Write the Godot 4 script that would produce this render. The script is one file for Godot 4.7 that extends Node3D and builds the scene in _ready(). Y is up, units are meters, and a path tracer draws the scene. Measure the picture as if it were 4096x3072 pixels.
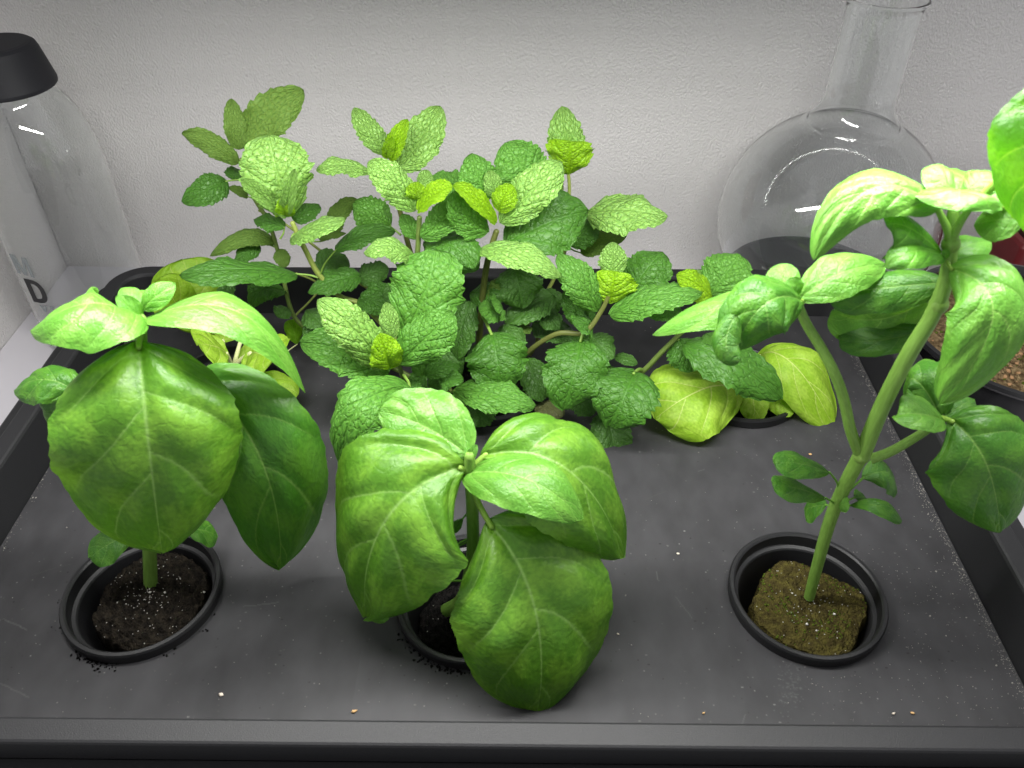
extends Node3D
# Herbs in a small hydroponic tray under a strip grow lamp. Lengths below are millimetres; V() turns them into metres.

var M := {}
var fine := FastNoiseLite.new()
var kinds := {
	"basil": {"rows": 52, "cols": 40, "a": 0.55, "b": 0.50, "veins": 3.3, "slope": 0.46, "bulge": 0.024, "rib": 0.022, "wave": 0.04, "saw": 0.012, "teeth": 11.0, "low": 0.035},
	"young_basil": {"rows": 40, "cols": 28, "a": 0.62, "b": 0.66, "veins": 3.6, "slope": 0.46, "bulge": 0.015, "rib": 0.018, "wave": 0.03, "saw": 0.008, "teeth": 10.0, "low": 0.020},
	"mint": {"rows": 56, "cols": 22, "a": 0.48, "b": 0.58, "veins": 5.0, "slope": 0.45, "bulge": 0.010, "rib": 0.022, "wave": 0.05, "saw": 0.056, "teeth": 9.0, "low": 0.045},
	"lettuce": {"rows": 36, "cols": 28, "a": 0.75, "b": 0.40, "veins": 4.0, "slope": 0.50, "bulge": 0.020, "rib": -0.012, "wave": 0.06, "saw": 0.0, "teeth": 8.0, "low": 0.05},
	"seed_leaf": {"rows": 26, "cols": 14, "a": 0.70, "b": 0.42, "veins": 3.0, "slope": 0.30, "bulge": 0.015, "rib": 0.030, "wave": 0.04, "saw": 0.0, "teeth": 6.0, "low": 0.03},
}


func V(x: float, y: float, z: float) -> Vector3:
	return Vector3(x, y, z) * 0.001


# ---------------------------------------------------------------- naming
func numbered(called: String, parent: Node) -> String:
	if not parent.has_node(called):
		return called
	var k := 1
	while parent.has_node("%s_%03d" % [called, k]):
		k += 1
	return "%s_%03d" % [called, k]


func obj(called: String, mesh: Mesh, material: Material, parent: Node = self, at := Vector3.ZERO) -> MeshInstance3D:
	var o := MeshInstance3D.new()
	o.name = numbered(called, parent)
	o.mesh = mesh
	if material:
		o.material_override = material
	o.position = at
	parent.add_child(o, true)
	return o


func tag(o: Node, label: String, category: String, group := "") -> Node:
	o.set_meta("label", label)
	o.set_meta("category", category)
	if group:
		o.set_meta("group", group)
	return o


func thing(called: String, label: String, category: String, at := Vector3.ZERO, group := "") -> Node3D:
	var o := Node3D.new()
	o.name = numbered(called, self)
	o.position = at
	add_child(o, true)
	tag(o, label, category, group)
	return o


func structure(o: Node) -> Node:
	o.set_meta("kind", "structure")
	return o


# ---------------------------------------------------------------- shapes
func grid_mesh(points: PackedVector3Array, uvs: PackedVector2Array, rows: int, cols: int, wrap := false, mesh: ArrayMesh = null) -> ArrayMesh:
	var normals := PackedVector3Array()
	normals.resize(points.size())
	for i in rows:
		for j in cols:
			var j0 := j - 1
			var j1 := j + 1
			if wrap:
				if j0 < 0: j0 = cols - 2
				if j1 >= cols: j1 = 1
			else:
				j0 = maxi(j0, 0)
				j1 = mini(j1, cols - 1)
			var du := points[i * cols + j1] - points[i * cols + j0]
			var dv := points[mini(i + 1, rows - 1) * cols + j] - points[maxi(i - 1, 0) * cols + j]
			var n := du.cross(dv)
			if n.length_squared() < 1e-20:
				var k := clampi(i, 2, rows - 3)
				du = points[k * cols + j1] - points[k * cols + j0]
				dv = points[(k + 1) * cols + j] - points[(k - 1) * cols + j]
				n = du.cross(dv)
			normals[i * cols + j] = n.normalized()
	var index := PackedInt32Array()
	for i in rows - 1:
		for j in cols - 1:
			var k := i * cols + j
			index.append_array([k, k + cols, k + 1, k + 1, k + cols, k + cols + 1])
	var a := []
	a.resize(Mesh.ARRAY_MAX)
	a[Mesh.ARRAY_VERTEX] = points
	a[Mesh.ARRAY_NORMAL] = normals
	a[Mesh.ARRAY_TEX_UV] = uvs
	a[Mesh.ARRAY_INDEX] = index
	if mesh == null:
		mesh = ArrayMesh.new()
	mesh.add_surface_from_arrays(Mesh.PRIMITIVE_TRIANGLES, a)
	return mesh


func smooth_path(pts: Array, each := 8) -> PackedVector3Array:
	var c := Curve3D.new()
	for i in pts.size():
		var before: Vector3 = pts[maxi(i - 1, 0)]
		var after: Vector3 = pts[mini(i + 1, pts.size() - 1)]
		var d := (after - before) / 6.0
		c.add_point(pts[i], -d, d)
	var out := PackedVector3Array()
	for i in pts.size() - 1:
		for k in each:
			out.append(c.sample(i, float(k) / each))
	out.append(pts[pts.size() - 1])
	return out


func tube(pts: Array, r0: float, r1: float, sides := 10, mesh: ArrayMesh = null, swell := 0.0, square := 0.0) -> ArrayMesh:
	var path := smooth_path(pts)
	var points := PackedVector3Array()
	var uvs := PackedVector2Array()
	var n := path.size()
	var side := Vector3.RIGHT
	for i in n:
		var t := (path[mini(i + 1, n - 1)] - path[maxi(i - 1, 0)]).normalized()
		if absf(side.dot(t)) > 0.9:
			side = Vector3.FORWARD
		side = (side - t * side.dot(t)).normalized()
		var up := t.cross(side)
		var s := float(i) / (n - 1)
		var r := lerpf(r0, r1, s) * 0.001 * (1.0 + swell * pow(absf(2.0 * s - 1.0), 6.0))
		for j in sides + 1:
			var a := TAU * j / sides
			var q := r * (1.0 + square * cos(4.0 * a))
			points.append(path[i] + side * cos(a) * q + up * sin(a) * q)
			uvs.append(Vector2(float(j) / sides, s * 4.0))
	var c0 := path[0]
	var c1 := path[n - 1]
	var m := grid_mesh(points, uvs, n, sides + 1, true, mesh)
	# rounded caps: a little dome at each end
	var cap := PackedVector3Array()
	var cuv := PackedVector2Array()
	var dir := (path[n - 1] - path[n - 2]).normalized()
	for k in 4:
		for j in sides + 1:
			var rim := points[(n - 1) * (sides + 1) + j] - c1
			cap.append(c1 + rim * cos(PI / 2.0 * k / 3.0) + dir * rim.length() * sin(PI / 2.0 * k / 3.0))
			cuv.append(Vector2(float(j) / sides, 0.5))
	return grid_mesh(cap, cuv, 4, sides + 1, true, m)


# profile of (radius, height) pairs in mm, turned about y; faceted = hard edges between its pieces
func lathe(profile: Array, seg := 72, hard := true) -> ArrayMesh:
	var m := ArrayMesh.new()
	if hard:
		var points := PackedVector3Array()
		var normals := PackedVector3Array()
		var uvs := PackedVector2Array()
		var index := PackedInt32Array()
		for i in profile.size() - 1:
			var p: Vector2 = profile[i]
			var q: Vector2 = profile[i + 1]
			var d := (q - p).normalized()
			var at := points.size()
			for j in seg + 1:
				var a := TAU * j / seg
				for e in 2:
					var s := p if e == 0 else q
					points.append(V(s.x * cos(a), s.y, s.x * sin(a)))
					normals.append(Vector3(d.y * cos(a), -d.x, d.y * sin(a)))
					uvs.append(Vector2(float(j) / seg * 8.0, (i + e) * 0.2))
			for j in seg:
				var k := at + j * 2
				index.append_array([k, k + 2, k + 1, k + 2, k + 3, k + 1])
		var arr := []
		arr.resize(Mesh.ARRAY_MAX)
		arr[Mesh.ARRAY_VERTEX] = points
		arr[Mesh.ARRAY_NORMAL] = normals
		arr[Mesh.ARRAY_TEX_UV] = uvs
		arr[Mesh.ARRAY_INDEX] = index
		m.add_surface_from_arrays(Mesh.PRIMITIVE_TRIANGLES, arr)
		return m
	var pts := PackedVector3Array()
	var uv := PackedVector2Array()
	for i in profile.size():
		for j in seg + 1:
			var a := -TAU * j / seg
			pts.append(V(profile[i].x * cos(a), profile[i].y, profile[i].x * sin(a)))
			uv.append(Vector2(float(j) / seg, float(i) / (profile.size() - 1)))
	return grid_mesh(pts, uv, profile.size(), seg + 1, true)


# a rounded rectangle (x0..x1, z0..z1, corner r) swept by a profile of (outward, height) pairs
func moulding(x0: float, x1: float, z0: float, z1: float, r: float, profile: Array) -> ArrayMesh:
	var loop := []
	for corner in 4:
		var cx := x1 - r if corner == 0 or corner == 3 else x0 + r
		var cz := z1 - r if corner < 2 else z0 + r
		for k in 9:
			var a := (corner + k / 8.0) * PI / 2.0
			loop.append([Vector2(cx, cz), Vector2(cos(a), sin(a))])
	var points := PackedVector3Array()
	var normals := PackedVector3Array()
	var uvs := PackedVector2Array()
	var index := PackedInt32Array()
	for i in profile.size() - 1:
		var p: Vector2 = profile[i]
		var q: Vector2 = profile[i + 1]
		var d := (q - p).normalized()
		var at := points.size()
		for j in loop.size() + 1:
			var c: Vector2 = loop[j % loop.size()][0]
			var o: Vector2 = loop[j % loop.size()][1]
			for e in 2:
				var s := p if e == 0 else q
				var w := c + o * (r + s.x)
				points.append(V(w.x, s.y, w.y))
				normals.append(Vector3(o.x * -d.y, d.x, o.y * -d.y))
				uvs.append(Vector2(j * 0.1, (i + e) * 0.2))
		for j in loop.size():
			var k := at + j * 2
			index.append_array([k, k + 1, k + 2, k + 2, k + 1, k + 3])
	var arr := []
	arr.resize(Mesh.ARRAY_MAX)
	arr[Mesh.ARRAY_VERTEX] = points
	arr[Mesh.ARRAY_NORMAL] = normals
	arr[Mesh.ARRAY_TEX_UV] = uvs
	arr[Mesh.ARRAY_INDEX] = index
	var m := ArrayMesh.new()
	m.add_surface_from_arrays(Mesh.PRIMITIVE_TRIANGLES, arr)
	return m


func box(x0: float, x1: float, y0: float, y1: float, z0: float, z1: float) -> Mesh:
	var b := BoxMesh.new()
	b.size = V(x1 - x0, y1 - y0, z1 - z0)
	return b


func rounded_box(sx: float, sy: float, sz: float, r: float) -> ArrayMesh:
	var h := sy / 2.0
	return moulding(-sx / 2, sx / 2, -sz / 2, sz / 2, r + 0.01, [Vector2(-minf(sx, sz) / 2.2, h), Vector2(-r, h), Vector2(-r * 0.3, h - r * 0.3), Vector2(0, h - r), Vector2(0, -h + r), Vector2(-r * 0.3, -h + r * 0.3), Vector2(-r, -h), Vector2(-minf(sx, sz) / 2.2, -h)])


# ---------------------------------------------------------------- leaves
func vein_gap(t: float, u: float, k: Dictionary) -> float:
	var q: float = k.veins * (t - k.slope * pow(absf(u), 1.15) + 0.03) + (0.28 if u < 0.0 else 0.0) + 0.55 * fine.get_noise_2d(u * 24.0 + 40.0, t * 42.0)
	var f := q - floorf(q)
	return minf(f, 1.0 - f)


func leaf(plant: Node3D, kind: String, look: String, b: Vector3, c: Vector3, t1: Vector3, facing: Vector3, w: float, sd: int, o := {}) -> MeshInstance3D:
	var k: Dictionary = kinds[kind]
	var rows: int = k.rows
	var cols: int = k.cols + 1
	var cup: float = o.get("cup", 0.5)
	var fold: float = o.get("fold", 0.0)
	var twist: float = o.get("twist", 0.0)
	var wave: float = k.wave * o.get("wave", 1.0)
	var puff: float = k.bulge * o.get("puff", 1.0)
	var skew: float = o.get("skew", 0.0)
	var pa: float = o.get("pa", k.a)
	var pb: float = o.get("pb", k.b)
	w *= 0.001
	var top := pow(pa / (pa + pb), pa) * pow(pb / (pa + pb), pb)
	var points := PackedVector3Array()
	var uvs := PackedVector2Array()
	points.resize((rows + 1) * cols)
	uvs.resize((rows + 1) * cols)
	var ph := float(sd % 97) * 0.61
	for i in rows + 1:
		var t := float(i) / rows
		var ts := 0.5 - 0.5 * cos(PI * clampf(t, 0.0, 1.0)) if kind != "mint" else t
		t = lerpf(t, ts, 0.6)
		var p := b * (1 - t) * (1 - t) + c * 2.0 * t * (1 - t) + t1 * t * t
		var tan := ((c - b) * (1 - t) + (t1 - c) * t).normalized()
		var side := tan.cross(facing).normalized()
		if twist != 0.0:
			side = side.rotated(tan, twist * (t - 0.35))
		var nrm := side.cross(tan).normalized()
		var h := w * 0.5 * pow(maxf(t, 0.0), pa) * pow(maxf(1.0 - t, 0.0), pb) / top
		h = maxf(h, w * 0.008)
		for j in cols:
			var u := 2.0 * j / (cols - 1) - 1.0
			u = lerpf(u, sin(u * PI / 2.0), 0.5)
			var a := absf(u)
			var edge := smoothstep(0.6, 1.0, a)
			var phase: float = t * k.teeth + (0.4 if u < 0.0 else 0.0)
			var cycle := floorf(phase)
			var tooth: float = ((phase - cycle) - 0.5) * (1.0 + 0.9 * fine.get_noise_2d(cycle * 40.0 + sd * 13.0, 30.0 * signf(u)))
			var hw: float = h * (1.0 + edge * k.saw * tooth * 2.0 * (0.6 if t > 0.9 else 1.0))
			hw *= 1.0 + (0.11 if kind == "mint" else 0.045) * edge * fine.get_noise_2d(t * 260.0 + sd * 31.0, u * 60.0)
			var bend := cup * (1.0 + skew * u)
			var x := u * hw
			var y := 0.0
			if absf(bend) > 0.02:
				x = hw * sin(u * bend) / bend
				y = -hw * (1.0 - cos(u * bend)) / bend
			y += fold * a * hw * (1.0 - 0.4 * a)
			var gap := vein_gap(t, u, k)
			var env := smoothstep(0.02, 0.3, a) * (1.0 - 0.75 * smoothstep(0.7, 1.0, a)) * smoothstep(0.0, 0.12, t) * (1.0 - smoothstep(0.85, 1.0, t))
			y += w * puff * env * (1.0 - exp(-pow(gap / 0.20, 2.0))) - w * k.rib * exp(-pow(a / 0.09, 2.0)) * (1.0 - t)
			y += w * k.low * fine.get_noise_3d(t * 70.0 + sd * 17.0, u * 45.0, sd * 3.0) * (0.35 + a) * 1.6
			y += w * wave * a * a * sin(t * 13.0 + ph + (1.7 if u < 0.0 else 0.0)) * sin(PI * t)
			points[i * cols + j] = p + side * x + nrm * y
			uvs[i * cols + j] = Vector2(u * 0.5 + 0.5, t)
	var mesh := grid_mesh(points, uvs, rows + 1, cols)
	mesh.surface_set_material(0, M[look])
	if o.has("stalk"):
		var s: Vector3 = o.stalk
		var tan := (c - b).normalized()
		var d := s.distance_to(b)
		var r: float = o.get("thick", clampf(w * 1000.0 * 0.03, 0.35, 1.0))
		mesh = tube([s, (s + b) / 2.0 - tan * d * 0.08 + facing * d * 0.06, b + tan * w * 0.04], r * 1.1, r * 0.8, 8, mesh)
		for n in range(1, mesh.get_surface_count()):
			mesh.surface_set_material(n, M[o.get("stalk_look", "stalk_" + kind)])
	return obj("leaf", mesh, null, plant)


func joint(plant: Node3D, look: String, at: Vector3, along: Vector3, r: float) -> void:
	var s := SphereMesh.new()
	s.radius = r * 0.001
	s.height = r * 0.0022
	s.radial_segments = 20
	s.rings = 10
	var o := obj("node", s, M[look], plant, at)
	o.quaternion = Quaternion(Vector3.UP, along.normalized())


func stem(plant: Node3D, look: String, pts: Array, r0: float, r1: float, square := 0.0) -> MeshInstance3D:
	var m := tube(pts, r0, r1, 14, null, 0.0, square)
	return obj("stem", m, M[look], plant)


# ---------------------------------------------------------------- textures
func image_texture(w: int, h: int, bytes: PackedByteArray) -> ImageTexture:
	return ImageTexture.create_from_image(Image.create_from_data(w, h, false, Image.FORMAT_RGB8, bytes))


func put(bytes: PackedByteArray, at: int, c: Color) -> void:
	var s := c.linear_to_srgb()
	bytes[at * 3] = clampi(int(s.r * 255.0 + 0.5), 0, 255)
	bytes[at * 3 + 1] = clampi(int(s.g * 255.0 + 0.5), 0, 255)
	bytes[at * 3 + 2] = clampi(int(s.b * 255.0 + 0.5), 0, 255)


func noise(freq: float, sd: int, octaves := 3) -> FastNoiseLite:
	var n := FastNoiseLite.new()
	n.noise_type = FastNoiseLite.TYPE_SIMPLEX_SMOOTH
	n.frequency = freq
	n.seed = sd
	n.fractal_octaves = octaves
	return n


func basil_texture(kind: String, deep: Color, pale: Color, vein: Color, blotch: float, sd: int) -> Array:
	var w := 320
	var h := 448
	var k: Dictionary = kinds[kind]
	var big := noise(0.009, sd, 3)
	var small := noise(0.07, sd + 1, 3)
	var net := FastNoiseLite.new()
	net.noise_type = FastNoiseLite.TYPE_CELLULAR
	net.cellular_return_type = FastNoiseLite.RETURN_DISTANCE2_SUB
	net.frequency = 0.032
	net.seed = sd + 7
	var twig := noise(0.03, sd + 11, 2)
	var height := PackedByteArray()
	height.resize(w * h * 3)
	var bytes := PackedByteArray()
	bytes.resize(w * h * 3)
	for y in h:
		for x in w:
			var u := 2.0 * (x + 0.5) / w - 1.0
			var t := (y + 0.5) / h
			var a := absf(u)
			var wob := small.get_noise_2d(x, y)
			var gap := vein_gap(t + 0.006 * wob, u, k)
			var patch := smoothstep(-0.35, 0.55, big.get_noise_2d(x, y) + 0.25 * wob)
			var c := deep.lerp(pale, clampf(patch * blotch, 0.0, 1.0))
			var cell := net.get_noise_2d(x + 10.0 * twig.get_noise_2d(x, y), y + 10.0 * twig.get_noise_2d(x + 300, y)) + 1.0
			var mesh_line := exp(-pow(cell / 0.07, 2.0))
			c = c.lerp(vein, 0.5 * exp(-pow(gap / 0.022, 2.0)) * smoothstep(1.0, 0.55, a) + 0.10 * mesh_line)
			var hv := clampf(0.5 + 0.22 * smoothstep(0.0, 0.35, cell) + 0.28 * big.get_noise_2d(x * 4.0, y * 4.0) - 0.25 * exp(-pow(gap / 0.05, 2.0)) * smoothstep(1.0, 0.55, a) - 0.25 * exp(-pow(a / 0.03, 2.0)), 0.0, 1.0)
			for ch in 3:
				height[(y * w + x) * 3 + ch] = int(hv * 255.0)
			var rib := exp(-pow(a / (0.022 * (1.2 - t)), 2.0))
			c = c.lerp(vein, 0.75 * rib)
			c = c * (1.0 + 0.16 * wob)
			put(bytes, y * w + x, c)
	return [image_texture(w, h, bytes), image_texture(w, h, height)]


# [colour factors, heights] of a wrinkled leaf: a net of fine veins with pillows between
func mint_textures(scale: float, sd: int, specks: bool) -> Array:
	var w := 288
	var h := 400
	var k: Dictionary = kinds["mint"]
	var cells := FastNoiseLite.new()
	cells.noise_type = FastNoiseLite.TYPE_CELLULAR
	cells.cellular_return_type = FastNoiseLite.RETURN_DISTANCE2_SUB
	cells.cellular_jitter = 0.85
	cells.frequency = scale
	cells.seed = sd
	var warp := noise(0.02, sd + 5, 2)
	var small := noise(0.05, sd + 9, 3)
	var dots := FastNoiseLite.new()
	dots.noise_type = FastNoiseLite.TYPE_CELLULAR
	dots.cellular_return_type = FastNoiseLite.RETURN_DISTANCE
	dots.frequency = 0.028
	dots.seed = sd + 3
	var color := PackedByteArray()
	var height := PackedByteArray()
	color.resize(w * h * 3)
	height.resize(w * h * 3)
	for y in h:
		for x in w:
			var u := 2.0 * (x + 0.5) / w - 1.0
			var t := (y + 0.5) / h
			var a := absf(u)
			var wx := 9.0 * warp.get_noise_2d(x, y)
			var wy := 9.0 * warp.get_noise_2d(x + 500, y)
			var gap := vein_gap(t + 0.012 * warp.get_noise_2d(x * 2.0, y * 2.0), u, k)
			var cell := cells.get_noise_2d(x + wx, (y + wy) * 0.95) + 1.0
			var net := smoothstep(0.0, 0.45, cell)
			var side := 1.0 - exp(-pow(gap / 0.09, 2.0))
			var rib := 1.0 - exp(-pow(a / 0.05, 2.0))
			var hh := 0.8 * sqrt(net) * (0.72 + 0.28 * side) * (0.4 + 0.6 * rib) + 0.2 * side * rib
			var v := int(clampf(hh, 0.0, 1.0) * 255.0)
			var at := y * w + x
			height[at * 3] = v
			height[at * 3 + 1] = v
			height[at * 3 + 2] = v
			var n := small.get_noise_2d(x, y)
			var g := 0.74 + 0.16 * n + 0.12 * net  # fine vein tone plus painted shading: creases darker, pillows lighter
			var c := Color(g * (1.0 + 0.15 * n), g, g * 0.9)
			c = c.lerp(Color(1.0, 1.0, 0.85), (0.7 if specks else 0.45) * exp(-pow(a / (0.028 * (1.15 - t)), 2.0)) + (0.34 if specks else 0.18) * exp(-pow(gap / 0.025, 2.0)))
			if specks:
				var d := dots.get_noise_2d(x, y) + 1.0
				if d < 0.13 and fine.get_noise_2d(floorf(x / 36.0) * 91.0, floorf(y / 36.0) * 57.0) > -0.12:
					c = c.lerp(Color(1.0, 0.86, 0.55) * 4.0, smoothstep(0.13, 0.05, d) * 0.8)
			put(color, at, Color(minf(c.r, 1.0), minf(c.g, 1.0), minf(c.b, 1.0)))
	return [image_texture(w, h, color), image_texture(w, h, height)]


func noise_texture(freq: float, sd: int, size := 512, ramp: Gradient = null, octaves := 4) -> NoiseTexture2D:
	var t := NoiseTexture2D.new()
	t.width = size
	t.height = size
	t.seamless = true
	t.noise = noise(freq, sd, octaves)
	if ramp:
		t.color_ramp = ramp
	return t


func ramp(stops: Array) -> Gradient:
	var g := Gradient.new()
	g.offsets = PackedFloat32Array(stops.map(func(s): return s[0]))
	g.colors = PackedColorArray(stops.map(func(s): return (s[1] as Color).linear_to_srgb()))
	return g


func mat(called: String, c: Color, rough: float, spec := 0.5) -> StandardMaterial3D:
	var m := StandardMaterial3D.new()
	m.resource_name = called
	m.albedo_color = c.linear_to_srgb()
	m.roughness = rough
	m.metallic_specular = spec
	M[called] = m
	return m


func leaf_mat(called: String, c: Color, tex: Texture2D, height: Texture2D, relief: float, rough: float, glow: float, spec := 0.5) -> StandardMaterial3D:
	var m := mat(called, c, rough, spec)
	m.albedo_texture = tex
	if height:
		m.heightmap_enabled = true
		m.heightmap_texture = height
		m.heightmap_scale = relief
	m.cull_mode = BaseMaterial3D.CULL_DISABLED
	m.backlight_enabled = true
	m.backlight = Color(glow * 0.95, glow, glow * 0.25).linear_to_srgb()
	return m


func panel_texture() -> ImageTexture:
	var n := 1024
	var big := noise(0.004, 71, 4)
	var mid := noise(0.03, 72, 4)
	var rng := RandomNumberGenerator.new()
	rng.seed = 4711
	var bytes := PackedByteArray()
	bytes.resize(n * n * 3)
	for y in n:
		for x in n:
			var g := 0.029 * (1.0 + 0.24 * big.get_noise_2d(x, y) + 0.28 * mid.get_noise_2d(x, y * 0.6))
			put(bytes, y * n + x, Color(g, g * 0.985, g * 1.06))
	for k in 5200:
		var x := rng.randi_range(2, n - 3)
		var y := rng.randi_range(2, n - 3)
		if big.get_noise_2d(x * 1.7, y * 1.7) < rng.randf_range(-0.5, 0.25):
			continue
		var g := rng.randf_range(0.04, 0.24) * rng.randf()
		put(bytes, y * n + x, Color(g, g * 0.97, g * 0.92))
		if rng.randf() < 0.15:
			put(bytes, y * n + x + 1, Color(g * 0.7, g * 0.7, g * 0.66))
	for k in 26:   # dried splashes and wiped dust
		var at := Vector2(rng.randf_range(40, n - 40), rng.randf_range(40, n - 40))
		var rx := rng.randf_range(8, 34)
		var ry := rng.randf_range(5, 16)
		var turn := rng.randf() * TAU
		var much := rng.randf_range(0.15, 0.5)
		for k2 in int(rx * ry * 3.0):
			var p := Vector2(rng.randfn(0.0, 0.5) * rx, rng.randfn(0.0, 0.5) * ry)
			if mid.get_noise_2d(p.x * 9.0 + at.x, p.y * 2.0 + at.y) < 0.0:
				continue
			p = at + p.rotated(turn)
			if p.x > 1 and p.y > 1 and p.x < n - 2 and p.y < n - 2:
				var g := 0.026 * (1.0 + much * rng.randf() * 3.0)
				put(bytes, int(p.y) * n + int(p.x), Color(g, g * 0.99, g * 1.02))
	for k in 110:   # fine scratches
		var at := Vector2(rng.randf_range(20, n - 20), rng.randf_range(20, n - 20))
		var d := Vector2.from_angle(rng.randf() * TAU)
		var g := rng.randf_range(0.03, 0.06)
		for s in rng.randi_range(6, 38):
			at += d
			d = d.rotated(rng.randf_range(-0.06, 0.06))
			if at.x > 1 and at.y > 1 and at.x < n - 2 and at.y < n - 2:
				put(bytes, int(at.y) * n + int(at.x), Color(g, g, g))
	return image_texture(n, n, bytes)


func make_materials() -> void:
	fine.noise_type = FastNoiseLite.TYPE_SIMPLEX_SMOOTH
	fine.frequency = 0.02
	fine.fractal_octaves = 2
	fine.seed = 8
	var old_a := basil_texture("basil", Color(0.074, 0.205, 0.012), Color(0.156, 0.328, 0.028), Color(0.23, 0.40, 0.10), 0.75, 21)
	var old_b := basil_texture("basil", Color(0.044, 0.158, 0.011), Color(0.092, 0.238, 0.020), Color(0.18, 0.33, 0.07), 0.6, 44)
	var new_a := basil_texture("young_basil", Color(0.088, 0.250, 0.024), Color(0.134, 0.318, 0.040), Color(0.25, 0.43, 0.10), 0.85, 63)
	leaf_mat("basil_mottled", Color.WHITE, old_a[0], old_a[1], 0.03, 0.44, 0.75)
	leaf_mat("basil_dark", Color.WHITE, old_b[0], old_b[1], 0.03, 0.44, 0.7)
	leaf_mat("basil_young", Color.WHITE, new_a[0], new_a[1], 0.03, 0.42, 0.7)
	leaf_mat("basil_tip", Color(0.92, 1.0, 0.85), new_a[0], new_a[1], 0.02, 0.40, 0.7)
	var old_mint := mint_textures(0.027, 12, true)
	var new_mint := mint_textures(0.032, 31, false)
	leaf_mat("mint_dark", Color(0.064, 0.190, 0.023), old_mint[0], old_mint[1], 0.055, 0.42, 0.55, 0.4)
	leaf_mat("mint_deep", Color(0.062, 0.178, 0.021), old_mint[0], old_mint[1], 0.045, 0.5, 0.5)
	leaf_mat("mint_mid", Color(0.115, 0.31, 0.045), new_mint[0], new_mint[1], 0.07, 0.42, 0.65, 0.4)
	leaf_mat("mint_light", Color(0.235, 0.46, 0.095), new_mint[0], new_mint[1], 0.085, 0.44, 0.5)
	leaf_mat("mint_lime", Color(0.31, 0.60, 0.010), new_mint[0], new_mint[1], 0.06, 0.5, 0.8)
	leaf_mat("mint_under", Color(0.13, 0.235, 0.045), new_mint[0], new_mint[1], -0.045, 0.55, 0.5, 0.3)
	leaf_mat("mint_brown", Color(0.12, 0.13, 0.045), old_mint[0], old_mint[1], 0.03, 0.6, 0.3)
	var lett := basil_texture("lettuce", Color(0.255, 0.455, 0.026), Color(0.345, 0.535, 0.060), Color(0.62, 0.68, 0.24), 0.8, 90)
	leaf_mat("lettuce_yellow", Color.WHITE, lett[0], lett[1], 0.03, 0.5, 0.8, 0.35)
	leaf_mat("lettuce_olive", Color(0.62, 0.66, 0.5), lett[0], lett[1], 0.03, 0.5, 0.8, 0.35)
	leaf_mat("lettuce_lime", Color(0.6, 0.85, 0.4), lett[0], lett[1], 0.03, 0.5, 0.8, 0.35)

	var streak := noise_texture(0.05, 5, 256, ramp([[0.1, Color(0.70, 0.74, 0.62)], [0.9, Color(1, 1, 1)]]))
	for row in [["stalk_basil", Color(0.22, 0.36, 0.06)], ["stalk_young_basil", Color(0.26, 0.42, 0.07)], ["stalk_mint", Color(0.20, 0.33, 0.06)], ["stalk_lettuce", Color(0.66, 0.68, 0.36)], ["stalk_seed_leaf", Color(0.14, 0.32, 0.04)], ["stem_basil", Color(0.185, 0.335, 0.060)], ["stem_node", Color(0.20, 0.335, 0.070)], ["stem_mint", Color(0.13, 0.19, 0.045)], ["stem_brown", Color(0.12, 0.135, 0.035)], ["stem_pale", Color(0.30, 0.36, 0.09)]]:
		var m := mat(row[0], row[1], 0.45, 0.4)
		m.albedo_texture = streak
		m.uv1_scale = Vector3(1, 0.35, 1)
		m.backlight_enabled = true
		m.backlight = Color(0.2, 0.24, 0.06).linear_to_srgb()

	var cover := mat("cover_sheet", Color.WHITE, 0.62, 0.4)
	cover.albedo_texture = panel_texture()
	cover.uv1_triplanar = true
	cover.uv1_world_triplanar = true
	cover.uv1_scale = Vector3(2.6, 2.6, 2.6)
	cover.uv1_offset = Vector3(0.13, 0.31, 0.07)
	cover.roughness_texture = noise_texture(0.02, 17, 256, ramp([[0.0, Color(0.75, 0.75, 0.75)], [1.0, Color(1, 1, 1)]]))
	var grain := noise_texture(0.22, 33, 512)
	for row in [["tray_black", Color(0.011, 0.011, 0.0125), 0.58], ["pot_black", Color(0.010, 0.010, 0.011), 0.45], ["cap_black", Color(0.009, 0.009, 0.0125), 0.6]]:
		var m := mat(row[0], row[1], row[2], 0.45)
		m.heightmap_enabled = true
		m.heightmap_texture = grain
		m.heightmap_scale = 0.006
		m.uv1_triplanar = true
		m.uv1_scale = Vector3(18, 18, 18)
	mat("pot_gloss", Color(0.012, 0.012, 0.013), 0.16)
	mat("ring_black", Color(0.008, 0.009, 0.010), 0.6)
	var wall := mat("wallpaper", Color(0.71, 0.692, 0.682), 0.85, 0.25)
	wall.heightmap_enabled = true
	wall.heightmap_texture = noise_texture(0.11, 3, 512, null, 2)
	wall.heightmap_scale = 0.055
	wall.uv1_triplanar = true
	wall.uv1_world_triplanar = true
	wall.uv1_scale = Vector3(12.0, 8.5, 12.0)
	var shelf := mat("shelf_white", Color(0.72, 0.70, 0.74), 0.45, 0.4)
	shelf.heightmap_enabled = true
	shelf.heightmap_texture = grain
	shelf.heightmap_scale = 0.002
	shelf.uv1_triplanar = true
	shelf.uv1_scale = Vector3(6, 6, 6)
	var glass := mat("clear_glass", Color(0.985, 1.0, 0.995), 0.0)
	glass.refraction_enabled = true
	glass.refraction_scale = 0.05
	glass.albedo_color.a = 0.0
	mat("print_black", Color(0.012, 0.012, 0.014), 0.6)
	mat("print_grey", Color(0.22, 0.24, 0.25), 0.6)
	mat("red_card", Color(0.13, 0.010, 0.012), 0.5)
	mat("lamp_white", Color(0.7, 0.7, 0.7), 0.4)
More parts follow.
